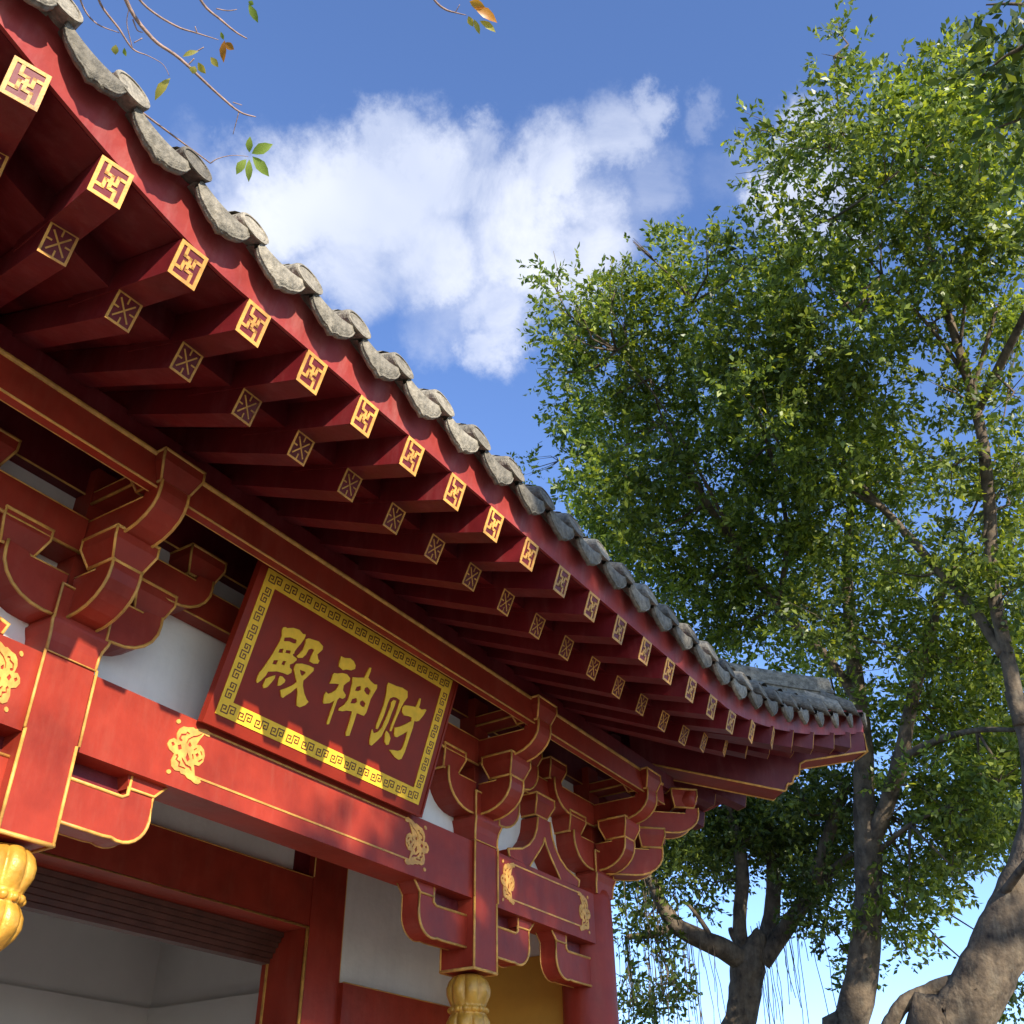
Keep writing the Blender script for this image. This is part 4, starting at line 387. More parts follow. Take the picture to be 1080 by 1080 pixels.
for xp, s in ((XLP+.033, 1), (XLP-.033, -1), (XRP-.033, -1), (XRP+.033, 1), (XC-.045, -1), (XL+.045, 1)): low_bracket(xp, s)

# dougong bracket sets ------------------------------------------------
def bearing_block(cx, cy, zt, ang, parent, w=.031, sc=1.0):
    """small tapered block: square in plan, half width w, top at zt"""
    b = MB(); ca, sa = math.cos(ang), math.sin(ang); h = .038; k = .014; wb = .0215
    def P(u, v, z): return (cx+u*ca-v*sa, cy+u*sa+v*ca, z)
    rings = [(w, zt), (w, zt-k), (wb, zt-h)]
    vs = [P(u*r, v*r, z) for r, z in rings for u, v in ((-1, -1), (1, -1), (1, 1), (-1, 1))]
    fs = [(0, 1, 2, 3), (11, 10, 9, 8)]
    for r in (0, 4):
        for i in range(4): j = (i+1) % 4; fs.append((r+i, r+4+i, r+4+j, r+j))
    b.add(vs, fs, RED)
    g = GR*.95
    for r in (0, 8): b.tube([vs[r+i] for i in range(4)], g, GOLD, closed=True)
    for i in range(4): b.tube([vs[i], vs[4+i], vs[8+i]], g, GOLD)
    b.build('bearing_block', parent)
def arm(cx, cy, ang, r0, r1, zt, ztop, zbot, parent, hw=.0205, flat=.0):
    """curved arm: from radius r0 out to r1; top ztop, tip upper edge zt, bottom zbot"""
    b = MB(); ca, sa = math.cos(ang), math.sin(ang)     # outward direction
    def P(t, z, s): return (cx+t*ca-s*sa, cy+t*sa+s*ca, z)
    L_ = min(r1-r0, .062); c = (r1-L_, zt-.012)
    curve = [(r1, zt), (r1, zt-.012)]+[(c[0]+L_*math.cos(math.radians(a)), c[1]-(c[1]-zbot)*math.sin(math.radians(a))) for a in range(15, 91, 15)]
    if r1-L_ > r0+.003: curve.append((r0, zbot))
    prof = [(r0, ztop), (r1-.03, ztop), (r1-.026, zt-.002)]+curve
    n = len(prof)
    vs = [P(t, z, -hw) for t, z in prof]+[P(t, z, hw) for t, z in prof]
    fs = [tuple(range(n)), tuple(range(2*n-1, n-1, -1))]+[(i, i+n, (i+1) % n+n, (i+1) % n) for i in range(n)]
    b.add(vs, fs, RED)
    for s in (-hw, hw): b.tube([P(t, z, s) for t, z in curve], GR*1.15, GOLD)
    for s in (-hw, hw): b.tube([P(t, z, s) for t, z in prof[:2]], GR*.6, GOLD)
    b.build('bracket_arm', parent)
def dougong(xc, corner=0):
    b = MB(); y = YC
    prof = [(.0335, .534), (.034, .545), (.0375, .556), (.045, .568), (.045, .617), (.0335, .617)]
    rings = [(.0335, .534), (.034, .548), (.0355, .558), (.039, .568), (.0395, .572)]
    vs = []; fs = []
    for r, z in rings: vs += [(xc-r, y-r, z), (xc+r, y-r, z), (xc+r, y+r, z), (xc-r, y+r, z)]
    for k in range(len(rings)-1):
        for i in range(4): j = (i+1) % 4; fs.append((k*4+i, k*4+j, k*4+4+j, k*4+4+i))
    fs.append((16, 17, 18, 19))
    b.add(vs, fs, RED)
    for i in (0, 1, 3): b.tube([vs[k*4+i] for k in range(len(rings))], GR*1.1, GOLD)
    h = .0365; b.box(xc-h, xc+h, y-h, y+h, .572, .617, RED)
    b.tube([(xc-h, y-h, .572), (xc-h, y-h, .617), (xc+h, y-h, .617)], GR, GOLD); b.tube([(xc+h, y-h, .572), (xc+h, y-h, .617)], GR, GOLD)
    b.box(xc-.022, xc+.022, y-.022, y+.03, .617, .80, RED)
    o = b.build('bracket_set', hall)
    A = -math.pi/2
    # projecting tiers
    arm(xc, y, A, .03, .098, .640, .634, .580, o); bearing_block(xc, y-.076, .6765, 0, o)
    arm(xc, y, A, .0225, .157, .7285, .715, .672, o); bearing_block(xc, y-.134, .7655, 0, o)
    arm(xc, y, A, .0225, .130, .763, .763, .745, o, .0195)
    # lateral tiers
    for s in (-1, 1):
        a = 0 if s > 0 else math.pi
        arm(xc, y-.004, a, .03, .112, .640, .634, .578, o, .0275)
        bearing_block(xc+s*.095, y-.002, .6765, 0, o)
        arm(xc, y-.004, a, .0225, .182, .7275, .716, .668, o, .0275)
        bearing_block(xc+s*.166, y-.002, .7645, 0, o)
    if corner:
        a = math.radians(-45) if corner > 0 else math.radians(-135)
        arm(xc, y, a, .03, .140*1.12, .640, .634, .580, o); bearing_block(xc+math.cos(a)*.133, y+math.sin(a)*.133, .6765, math.radians(45), o, .029)
        arm(xc, y, a, .0225, .246, .7285, .715, .672, o); bearing_block(xc+math.cos(a)*.215, y+math.sin(a)*.215, .7655, math.radians(45), o, .029)
    return o
dougong(XLP); dougong(XRP); dougong(XC, 1); dougong(XL, -1)
# inverted-V braces on the beam
def inverted_v(xc):
    b = MB(); y0, y1 = 1.006, 1.056
    half_o = [(.022, .633), (.027, .608), (.038, .588), (.056, .571), (.080, .558), (.112, .550), (.128, .546), (.124, .533)]
    half_i = [(.055, .532), (.040, .548), (.022, .566), (.0, .584)]
    right = [(xc+a, z) for a, z in half_o+half_i[:-1]]; left = [(xc-a, z) for a, z in (half_o+half_i[:-1])[::-1]]
    poly = right+[(xc, .584)]+left
    n = len(poly); vs = [(p, y0, z) for p, z in poly]+[(p, y1, z) for p, z in poly]
    # front/back as strips so the concave shape fills well
    ro = half_o; mid = [(.0, .633), (.0, .61), (.0, .598), (.006, .584), (.02, .568), (.036, .552), (.048, .540), (.055, .532)]
    for s in (1, -1):
        for y in (y0, y1):
            for i in range(len(ro)-1):
                q = [(xc+s*ro[i][0], y, ro[i][1]), (xc+s*ro[i+1][0], y, ro[i+1][1]), (xc+s*mid[i+1][0], y, mid[i+1][1]), (xc+s*mid[i][0], y, mid[i][1])]
                b.add(q, [(0, 1, 2, 3)], RED)
        for L_ in (ro, mid[2:]):
            for (a0, z0), (a1, z1) in zip(L_, L_[1:]):
                b.add([(xc+s*a0, y0, z0), (xc+s*a1, y0, z1), (xc+s*a1, y1, z1), (xc+s*a0, y1, z0)], [(0, 1, 2, 3)], RED)
        b.tube([(xc+s*a, y0, z) for a, z in ro], GR*1.1, GOLD); b.tube([(xc+s*a, y0, z) for a, z in mid[2:]], GR, GOLD)
    o = b.build('inverted_v_brace', hall)
    bearing_block(xc, y0+.028, .6765, 0, o, .033)
for x in (1.695, mirrorx(1.695), 1.06): inverted_v(x)
# longitudinal rails, infill plaster behind
b = MB()
b.box(.16, 1.96, 1.018, 1.044, .677, .722, RED); b.tube([(.16, 1.018, .677), (1.96, 1.018, .677)], GR*.8, GOLD); b.tube([(.16, 1.018, .722), (1.96, 1.018, .722)], GR*.6, GOLD)
b.build('tie_rail', hall)
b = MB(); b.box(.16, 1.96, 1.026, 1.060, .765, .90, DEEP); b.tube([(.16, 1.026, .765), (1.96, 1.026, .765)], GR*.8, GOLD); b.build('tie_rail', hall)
b = MB(); b.box(XL+.03, XC-.03, 1.044, 1.056, .531, .766, WHITE); b.build('infill_panel', hall)
# side rails on the right and left ends
for x0, x1 in ((1.917, 1.943), (.177, .203)):
    b = MB(); b.box(x0, x1, 1.06, 3.2, .438, .531, RED); b.box(x0-.002, x1+.002, 1.06, 3.2, .677, .722, RED); b.box(x0-.003, x1+.003, 1.06, 3.2, .765, .90, DEEP); b.build('side_beam', hall)
# purlins
b = MB(); b.box(.13, 1.99, .884, .8985, .7205, .7655, RED)
b.tube([(.13, .884, .764), (1.99, .884, .764)], .0034, GOLD); b.tube([(.13, .884, .7205), (1.99, .884, .7205)], GR*.9, GOLD); b.tube([(.13, .8985, .7205), (1.99, .8985, .7205)], GR*.45, GOLD)
b.box(.13, 2.06, .888, .899, .7655, .80, DEEP)
b.build('eave_purlin', hall)
for x in (2.066, mirrorx(2.066)):
    b = MB(); b.tube([(x, .845, .748), (x, .852, .748), (x, .87, .748), (x, 3.2, .748)], [.012, .020, .023, .023], RED, n=18); b.build('side_purlin', hall)
# ---------------------------------------------------------------- eaves
def sp_(x):
    if x > 1.65: return min(1.05, (x-1.65)/.78)
    if x < .44: return -min(1.05, (.44-x)/.75)
    return 0
def rise(x): return .204*abs(sp_(x))**1.35
def out_(x): return -.06*sp_(x)**2
def phi(x):
    s = max(0, (x-1.68)/.70) if x > 1.06 else -max(0, (.42-x)/.70)
    return math.copysign(math.radians(45)*min(1, abs(s))**.8, s)
def raf(x, low):
    """centre line of a rafter whose flying end is at x: end point, root point, across vector"""
    a = phi(x); d = Vector((math.sin(a), -math.cos(a), 0)); r = rise(x)
    E = Vector((x, .602+out_(x), .7275+r))
    if low:
        P = E-d*.092; P.z = .7235+r*.93; L_ = .37; Q = P-d*L_; Q.z = .7235+.45*L_+r*.25
    else:
        P = E; L_ = .17; Q = P-d*L_; Q.z = .7275+.35*L_+r*.80
    return P, Q, Vector((math.cos(a), math.sin(a), 0))
FRET = [[(0, 0), (0, .36), (-.46, .36), (-.46, 1)], [(0, 0), (-.36, 0), (-.36, -.46), (-1, -.46)], [(0, 0), (0, -.36), (.46, -.36), (.46, -1)], [(0, 0), (.36, 0), (.36, .46), (1, .46)]]
CROSS = [[(-.62, -.62), (.62, .62)], [(-.62, .62), (.62, -.62)], [(0, .86), (0, .55)], [(0, -.86), (0, -.55)], [(.86, 0), (.55, 0)], [(-.86, 0), (-.55, 0)]]
def rafter(x, low, reflect=False):
    P, Q, ac = raf(x, low); hw, hh = (.0138, .0165) if low else (.0152, .0187)
    if reflect:
        fl = lambda v: Vector((2.948-v.y, 2.948-v.x, v.z)); P, Q = fl(P), fl(Q); ac = Vector((ac.y, ac.x, 0))
    if reflect == 2:
        fm = lambda v: Vector((2.12-v.x, v.y, v.z)); P, Q = fm(P), fm(Q); ac = Vector((-ac.x, ac.y, 0))
    d = (P-Q).normalized(); up = ac.cross(-d); up.normalize()
    if up.z < 0: up = -up
    b = MB(); pts = []
    for c in (Q, P):
        pts.append([c+ac*sx*hw+up*su*hh for sx, su in ((-1, -1), (1, -1), (1, 1), (-1, 1))])
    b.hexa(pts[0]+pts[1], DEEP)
    for sx in (-1, 1):
        pass
    o = b.build('rafter' if low else 'flying_rafter', hall)
    if ac.cross(up).dot(d) < 0: ac = -ac
    F = Fr(P, ac, up, d); b = MB(); g = .0036 if not low else .0024
    e, f = hw-g/2, hh-g/2
    b.ribbon([(-e, -f), (e, -f)], g, F, 0, .0009, GOLD); b.ribbon([(-e, f), (e, f)], g, F, 0, .0009, GOLD)
    b.ribbon([(-e, -f), (-e, f)], g, F, 0, .00095, GOLD); b.ribbon([(e, -f), (e, f)], g, F, 0, .00095, GOLD)
    pat = CROSS if low else FRET; wd = .0016 if low else .0031
    for k, ln in enumerate(pat): b.ribbon([(p*(e), q*(f)) for p, q in ln], wd, F, 0, .0007+.00003*k, GOLD)
    b.build('cross_panel' if low else 'fret_panel', o)
UX = [-.27, -.17, -.07, .02, .115, .21, .304, .398]+[.483+.0853*k for k in range(15)]+[1.778, 1.885, 1.99, 2.10, 2.215, 2.31]
for x in UX:
    rafter(x, False)
    if -.2 < x < 2.25: rafter(x, True)
for x in UX[13:-1]:
    rafter(x, False, 1); rafter(x, True, 1)
# hall soffit boards: fly-rafter boards, closure strip, main boards
def soffit(reflect):
    b = MB(); xs = [-.30+i*(2.71/96) for i in range(97)]; rows = []
    for x in xs:
        P, Q, ac = raf(x, False); P2, Q2, _ = raf(x, True)
        t = .0195; u = Vector((0, 0, 1))
        m_ = P.lerp(Q, .62)
        rows.append([P+u*t*1.03, m_+u*t, Vector((m_.x, m_.y, P2.lerp(Q2, .04).z+.019)), Q2+u*.019, Vector((Q2.x, Q2.y, Q2.z+.10)), m_+u*(t+.03), P+u*(t+.012)])
    n = 7
    if reflect: rows = [[Vector((2.948-v.y, 2.948-v.x, v.z)) for v in r] for r in rows if True]
    vs = [v for r in rows for v in r]
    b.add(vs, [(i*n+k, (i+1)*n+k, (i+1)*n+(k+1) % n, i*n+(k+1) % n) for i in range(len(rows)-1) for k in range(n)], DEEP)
    return b
soffit(False).build('eave_soffit', hall)
# fascia board
def fascia(reflect):
    b = MB(); rows = []
    for i in range(121):
        x = -.285+i*(2.69/120); a = phi(x)*.9; r = rise(x); y = out_(x); nx = math.sin(a)*0
        rows.append([(x, .5965+y, .7465+r), (x, .588+y, .803+r), (x, .596+y, .805+r), (x, .607+y, .7505+r)])
    if reflect: rows = [[(2.948-v[1], 2.948-v[0], v[2]) for v in r] for r in rows]
    b.add([v for r in rows for v in r], [(i*4+k, (i+1)*4+k, (i+1)*4+(k+1) % 4, i*4+(k+1) % 4) for i in range(120) for k in range(4)], FASC, False)
    return b
def keepright(b, lim):      # drop the far part of a reflected strip
    b.f, b.m, b.sm = map(list, zip(*[(f, m, s) for f, m, s in zip(b.f, b.m, b.sm) if all(b.v[i][1] < lim for i in f)])); return b
def mirr(b):
    b.v = [(2.12-v[0], v[1], v[2]) for v in b.v]; return b
fascia(False).build('fascia_board', hall)
for f in (fascia, soffit):
    nm = 'fascia_board' if f is fascia else 'eave_soffit'
    f(True).build(nm, hall); mirr(f(True)).build(nm, hall)
# hip beams at the two front corners
def hipbeam(mirror):
    b = MB(); q = math.sqrt(.5)
    def P(t, z, s):      # t: plan distance from column centre, s: sideways
        x = XC+t*q+s*q; y = YC-t*q+s*q
        return ((2.12-x) if mirror else x, y, z)
    hw = .030
    # lower hip beam with scrolled nose, then the upper one carrying the corner
    bot = [(.10, .822), (.452, .776), (.456, .780), (.459, .789), (.463, .794), (.470, .7935), (.475, .797), (.478, .807), (.482, .8125), (.489, .8125), (.494, .817), (.497, .830), (.500, .842), (.515, .850), (.672, .884), (.676, .926)]
    top = [(.672, .932), (.54, .905), (.40, .88), (.10, .93)]
    n = len(bot)
    for s in (-hw, hw):
        for (p0, p1) in zip(bot, bot[1:]):
            t0, t1 = p0[0], p1[0]
            def zt(t):
                T = top[::-1]
                for (a, z0), (c, z1) in zip(T, T[1:]):
                    if a <= t <= c: return z0+(z1-z0)*(t-a)/(c-a)
                return T[-1][1]
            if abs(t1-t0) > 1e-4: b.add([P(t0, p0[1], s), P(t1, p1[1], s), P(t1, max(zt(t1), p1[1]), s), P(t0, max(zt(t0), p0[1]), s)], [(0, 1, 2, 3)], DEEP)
        b.tube([P(t, z, s) for t, z in bot[:-1]], GR*1.3, GOLD)
    for (t0, z0), (t1, z1) in zip(bot, bot[1:]): b.add([P(t0, z0, -hw), P(t0, z0, hw), P(t1, z1, hw), P(t1, z1, -hw)], [(0, 1, 2, 3)], RED)
    T = [(.676, .926)]+top
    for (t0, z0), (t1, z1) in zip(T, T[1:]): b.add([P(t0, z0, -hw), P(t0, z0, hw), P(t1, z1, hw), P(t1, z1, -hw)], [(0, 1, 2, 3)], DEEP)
    b.add([P(.6755, .884, -hw), P(.6755, .884, hw), P(.6755, .926, hw), P(.6755, .926, -hw)], [(0, 1, 2, 3)], RED)
    b.tube([P(.677, .884, -hw), P(.677, .884, hw), P(.677, .926, hw), P(.677, .926, -hw)], GR, GOLD, closed=True)
    b.build('hip_beam', hall)
hipbeam(False); hipbeam(True)

# ---------------------------------------------------------------- roof
SL = .52
CX = 2.405; CL = mirrorx(CX)
def Zs(x, y):      # roof surface over plan point
    d = min(y-.56, CX-x, x-CL)
    f = max(0, 1-d/.8)**2
    if d == y-.56 or abs(d-(y-.56)) < 1e-6: e = x+d if x > 1.06 else x-d
    else: e = mirrorx(0)*0+ (2.948-y+d if True else 0); e = min(e, 2.43) if y < 2.0 else 1.0
    if d != y-.56 and x < 1.06: e = 2.948-y+d
    return .792+SL*max(0, d)+(rise(e)*f)
b = MB(); nx, ny = 110, 70; x0_, x1_, y0_, y1_ = CL, CX, .588, 3.44
vs = []
def outy(x): return out_(x)
for j in range(ny+1):
    for i in range(nx+1):
        x = x0_+(x1_-x0_)*i/nx; y = y0_+(y1_-y0_)*j/ny
        d = min(y-.56, CX-x, x-CL, 3.44-y); z = Zs(x, y) if y < 2.0 else .792+SL*max(0, d)
        z = .792+SL*max(0, d)+(z-.792-SL*max(0, min(y-.56, CX-x, x-CL)) if y < 2.0 else 0)
        vs.append((x, y+(outy(x) if j < 4 else 0)*(1-j/4 if j < 4 else 0), z))
b.add(vs, [(j*(nx+1)+i, j*(nx+1)+i+1, (j+1)*(nx+1)+i+1, (j+1)*(nx+1)+i) for j in range(ny) for i in range(nx)], TILE)
roof = b.build('roof', hall)
# barrel rows up the front slope and down the right and left slopes
pos = [.283-.0788*7+.0788*k for k in range(0, 25)]
while pos[-1] < 2.30: pos.append(pos[-1]+.0788+.012*min(1, max(0, (pos[-1]-1.65)/.3)))
pos = [p for p in pos if p > CL+.06]
b = MB()
def barrel(path, r=.0185):
    n = 7
    for k in range(len(path)-1):
        p, q = Vector(path[k]), Vector(path[k+1]); d = (q-p).normalized(); sd = Vector((-d.y, d.x, 0)).normalized(); u = sd.cross(d)
        if u.z < 0: u = -u
        vs = []
        for c, rr in ((p, r*1.06), (q+d*.004, r*.93)):
            for i in range(n+1):
                t = math.pi*i/n; vs.append(c+sd*math.cos(t)*rr+u*math.sin(t)*rr)
        b.add(vs, [(i, i+1, n+2+i, n+1+i) for i in range(n)], TILE, True)
for x in pos:
    path = []; y = .560+out_(x); yy = .600
    while yy < 2.0 and min(CX-x, x-CL) > (yy-.56)-.02:
        path.append((x, yy+out_(x)*max(0, 1-(yy-.56)/.3), Zs(x, yy)+.003)); yy += .085
    if len(path) > 1: barrel(path)
for side in (1, -1):
    y = .64
    while y < 3.3:
        path = []; d = .04
        while d < 1.44 and min(y-.56, 3.44-y) > d-.02:
            x = CX-d if side > 0 else CL+d
            path.append((x, y, (Zs(x, y) if y < 2 else .792+SL*max(0, d))+.003)); d += .085
        if len(path) > 1: barrel(path)
        y += .0788
b.build('barrel_tiles', roof)
# hip ridges and main ridge
def ridge(path, w, h, name):
    b = MB(); prof = [(-w, -.03), (-w, h*.45), (-w*1.15, h*.47), (-w*1.15, h*.55), (-w*.8, h*.57), (-w*.8, h*.85), (-w*.5, h), (w*.5, h), (w*.8, h*.85), (w*.8, h*.57), (w*1.15, h*.55), (w*1.15, h*.47), (w, h*.45), (w, -.03)]
    n = len(prof); vs = []
    for i, p in enumerate(path):
        p = Vector(p); d = Vector(path[min(i+1, len(path)-1)])-Vector(path[max(i-1, 0)]); sd = Vector((-d.y, d.x, 0)).normalized()
        vs += [p+sd*a+Vector((0, 0, c)) for a, c in prof]
    b.add(vs, [(i*n+k, i*n+(k+1) % n, (i+1)*n+(k+1) % n, (i+1)*n+k) for i in range(len(path)-1) for k in range(n)]+[tuple(range(n)), tuple((len(path)-1)*n+k for k in range(n))], TILE)
    return b.build(name, roof)
for sx in (1, -1):
    path = []
    for i in range(24):
        d = .035+i*1.39/23; x = CX-d if sx > 0 else CL+d; path.append((x, .56+d, Zs(x, .56+d)+.004))
    ridge(path, .024, .085, 'hip_ridge')
    path = [((CX-d if sx > 0 else CL+d), 3.44-d, .782+SL*d) for d in (.03, .5, 1.0, 1.43)]; ridge(path, .024, .08, 'hip_ridge')
ridge([(CL+1.3, 2.0, .777+SL*1.38), (1.06, 2.0, .777+SL*1.40), (CX-1.3, 2.0, .777+SL*1.38)], .035, .14, 'main_ridge')
# eave tiles: round end discs and drip tiles
rng = random.Random(7)
def eave_tile(x, nxt, refl=0):
    def T(v):
        v = Vector(v)
        if refl: v = Vector((2.948-v.y, 2.948-v.x, v.z))
        if refl == 2: v = Vector((2.12-v.x, v.y, v.z))
        return v
    out = []
    a = phi(x)*.75
    r = rise(x); y = .579+out_(x); z = .8085+r; R_ = .0192*(1+rng.uniform(-.04, .04))
    ca, sa = math.cos(a), math.sin(a)
    slope = (rise(x+.02)-rise(x-.02))/.04
    def L(u, v, w): # u along eave, v outward, w up
        return (x+u*ca+v*sa, y+u*sa*.3-v*ca, z+w+u*slope*.8)
    b = MB(); n = 20; tilt = rng.uniform(-.001, .001)
    rings = [(0, .0088), (.72, .0088), (.78, .0082), (.84, .0100), (.97, .0096), (1.0, .0070), (.97, -.004), (.93, -.06)]
    vs = [T(L(R_*k*math.cos(2*math.pi*i/n), v-R_*k*math.sin(2*math.pi*i/n)*.30+tilt, R_*k*math.sin(2*math.pi*i/n)+(-v*.45))) for k, v in rings for i in range(n)]
    fs = [(k*n+i, k*n+(i+1) % n, (k+1)*n+(i+1) % n, (k+1)*n+i) for k in range(1, len(rings)-1) for i in range(n)]+[tuple(n+i for i in range(n))]
    b.add(vs, fs, TILEL, False)
    o1 = b.build('round_eave_tile', roof)
    # drip tile between this and the next
    xm = (x+nxt)/2; hwid = (nxt-x)/2-.0068; r2 = rise(xm); ym = .5805+out_(xm); zm = .7935+r2; slope = (rise(xm+.02)-rise(xm-.02))/.04
    a = phi(xm)*.6; ca, sa = math.cos(a), math.sin(a)
    def L(u, v, w): return (xm+u*ca+v*sa, ym+u*sa*.3-v*ca, zm+w+u*slope)
    b = MB(); m_ = 18; top = []; bot = []
    j = rng.uniform(-.0015, .0015)
    for i in range(m_+1):
        t = -1+2*i/m_; u = t*hwid; wt = -.0060*(1-t*t); k = abs(t)
        # scalloped edge with a point in the middle
        wb = -.0095-.022*(1-t*t)**.75-.0013*abs(math.cos(2.5*math.pi*t))
        if k < .18: wb -= .0035*(1-k/.18)
        top.append((u, wt)); bot.append((u, min(wt-.004, wb)+j))
    rows = []
    for (u, wt), (_, wb) in zip(top, bot):
        vb = .010-.02*(wt-wb)
        rows.append([L(u, .004-.02, wt+.002), L(u, .009, wt+.0025), L(u, .011+.0015, wt-.001), L(u, vb+.001, wb+.0012), L(u, vb-.002, wb), L(u, vb-.0055, wb+.001), L(u, .004, wt-.004), L(u, -.05, wt+.022)])
    q = 8
    b.add([T(v) for rr in rows for v in rr], [(i*q+k, (i+1)*q+k, (i+1)*q+k+1, i*q+k+1) for i in range(m_) for k in range(q-1)], TILEL, True)
    # rim bead
    b.tube([T(L(u, .0110-.02*(wt-wb), wb+.0018)) for (u, wt), (_, wb) in zip(top, bot)], .0011, TILEL, n=5)
    b.build('drip_tile', roof)
for p, q in zip(pos, pos[1:]+[pos[-1]+.085]): eave_tile(p, q)
for p, q in zip(pos[-22:], pos[-21:]+[pos[-1]+.085]): eave_tile(p, q, 1)
# ---------------------------------------------------------------- name board
board = empty('name_board', W(1.06, .985, .53), 'dark red name board with three yellow characters, leaning above the beam', 'sign board')
hv = Vector((0, .924-.985, .737-.54)); HL = hv.length; hv.normalize(); nv = Vector((0, -hv.z, hv.y))
if nv.y > 0: nv = -nv
F = Fr((0, .985, .54), (1, 0, 0), hv, nv)
b = MB()
def fbox(a0, a1, b0, b1, c0, c1, m): b.hexa([F(a, q, c0) for a, q in ((a0, b0), (a1, b0), (a1, b1), (a0, b1))]+[F(a, q, c1) for a, q in ((a0, b0), (a1, b0), (a1, b1), (a0, b1))], m)
gx0, gx1, gh = .8405, 1.2725, HL
fbox(gx0-.012, gx1+.014, -.014, gh+.018, -.009, 0, BOARD)
for a0, a1, b0, b1 in ((gx0-.014, gx0-.010, -.016, gh+.02), (gx1+.012, gx1+.016, -.016, gh+.02)): fbox(a0, a1, b0, b1, -.0095, .0015, BOARD)
fbox(gx0-.010, gx1+.012, -.016, -.0125, -.0095, .0015, BOARD)
b.build('panel', board)
b = MB(); bw = .0215
for a0, a1, b0, b1 in ((gx0, gx1, 0, bw), (gx0, gx1, gh-bw, gh), (gx0, gx0+bw, bw, gh-bw), (gx1-bw, gx1, bw, gh-bw)): fbox(a0, a1, b0, b1, .0001, .0011, YEL)
bd = b.build('border', board)
b = MB()
A_ = [(.45, .42), (.68, .42), (.68, .70), (.22, .70), (.22, .14), (1.0, .14)]
U_ = A_+[(2-a, 1-c) for a, c in A_[::-1]]
def keyrow(x0, x1, fn, n):
    pit = (x1-x0)/n; s = pit/2.18
    for i in range(n): b = MB(); b.ribbon([fn(x0+pit*(i+.02)+a*s, c) for a, c in U_], .0014, F, .0011, .0016, KEY); b.build('key_motif', bd)
hh_ = .0155; m0 = .003
keyrow(gx0+.003, gx1-.003, lambda a, c: (a, m0+c*hh_), 14); keyrow(gx0+.003, gx1-.003, lambda a, c: (a, gh-m0-hh_+c*hh_), 14)
keyrow(.0215, gh-.0215, lambda a, c: (gx0+m0+c*hh_, a), 6); keyrow(.0215, gh-.0215, lambda a, c: (gx1-m0-hh_+c*hh_, a), 6)
for nm, P in (('character', DIAN), ('character', SHEN), ('character', CAI)): merged(P, F, .0009, YEL, nm, board, .0016)
# ---------------------------------------------------------------- trees
def limb(b, pts, m, n=9, jit=.055):
    P = [Vector(p[:3]) for p in pts]; R = [p[3] for p in pts]
    # smooth with a Catmull-Rom and a little gnarl
    out = []; rr = []
    for i in range(len(P)-1):
        p0, p1, p2, p3 = P[max(i-1, 0)], P[i], P[i+1], P[min(i+2, len(P)-1)]
        k = 5
        for j in range(k):
            t = j/k; q = .5*((2*p1)+(p2-p0)*t+(2*p0-5*p1+4*p2-p3)*t*t+(3*p1-p0-3*p2+p3)*t**3)
            r = R[i]*(1-t)+R[i+1]*t
            q = q+Vector((rng.uniform(-1, 1), rng.uniform(-1, 1), rng.uniform(-1, 1)))*r*(.02 if r > .03 else jit)*(1 if 0 < i or j else 0)
            out.append(q); rr.append(r*(1+rng.uniform(-.035, .035)))
    out.append(P[-1]); rr.append(R[-1])
    b.tube(out, rr, m, n=n)
def leaf_cloud(blobs, dens, size, seed, cover=1.0, sprig=.05):
    """blobs: (x,y,z,r,density) in units -> numpy leaf quads"""
    g = np.random.default_rng(seed); C = []; A = []; SZ = []
    for x, y, z, r, dn in blobs:
        ns = int(dens*dn*(r/.13)**2)
        if ns < 1: ns = 1
        nc = max(2, int(ns/9)); dc = g.normal(size=(nc, 3)); dc /= np.linalg.norm(dc, axis=1)[:, None]
        cc = dc*(r*g.uniform(.2, 1.05, nc)**.6)[:, None]*np.array([1, 1, .85])
        d = cc[g.integers(0, nc, ns)]+g.normal(size=(ns, 3))*max(.028, r*.17)*np.array([1, 1, .7])
        c = np.array([x, y, z])+d; d = d/(np.linalg.norm(d, axis=1)[:, None]+1e-6)
        dr = d*.6+g.normal(size=(ns, 3))*.5+np.array([0, 0, .12]); dr /= np.linalg.norm(dr, axis=1)[:, None]
        k = 7
        for i in range(k):
            t = (i+.5)/k
            sd = g.normal(size=(ns, 3)); sd -= (sd*dr).sum(1)[:, None]*dr; sd /= np.linalg.norm(sd, axis=1)[:, None]
            C.append(c+dr*sprig*t); a = dr*.75+sd*.8+np.array([0, 0, -.15]); a /= np.linalg.norm(a, axis=1)[:, None]
            A.append(a); SZ.append(size*g.uniform(.5, 1.35, ns))
    C = np.concatenate(C); A = np.concatenate(A); SZ = np.concatenate(SZ)[:, None]
    s = np.cross(A, g.normal(size=A.shape)); s /= np.linalg.norm(s, axis=1)[:, None]; nn = np.cross(A, s)
    m1 = C+A*SZ*.45
    V = np.stack([C, m1+s*SZ*.24-nn*SZ*.05, C+A*SZ*1.0+nn*SZ*.06, m1-s*SZ*.24-nn*SZ*.05], 1).reshape(-1, 3)
    return V
def leaf_obj(name, V, m, parent):
    n = len(V)//4; me = bpy.data.meshes.new(name); off = np.array(wloc(parent))
    V = V*S+np.array([0, 0, EYE])-off
    me.vertices.add(n*4); me.vertices.foreach_set('co', V.astype(np.float32).ravel())
    me.loops.add(n*4); me.loops.foreach_set('vertex_index', np.arange(n*4, dtype=np.int32))
    me.polygons.add(n); me.polygons.foreach_set('loop_start', np.arange(0, n*4, 4, dtype=np.int32)); me.polygons.foreach_set('loop_total', np.full(n, 4, dtype=np.int32))
    me.materials.append(m); me.update(calc_edges=True); me.validate()
    o = bpy.data.objects.new(name, me); return link(o, parent)
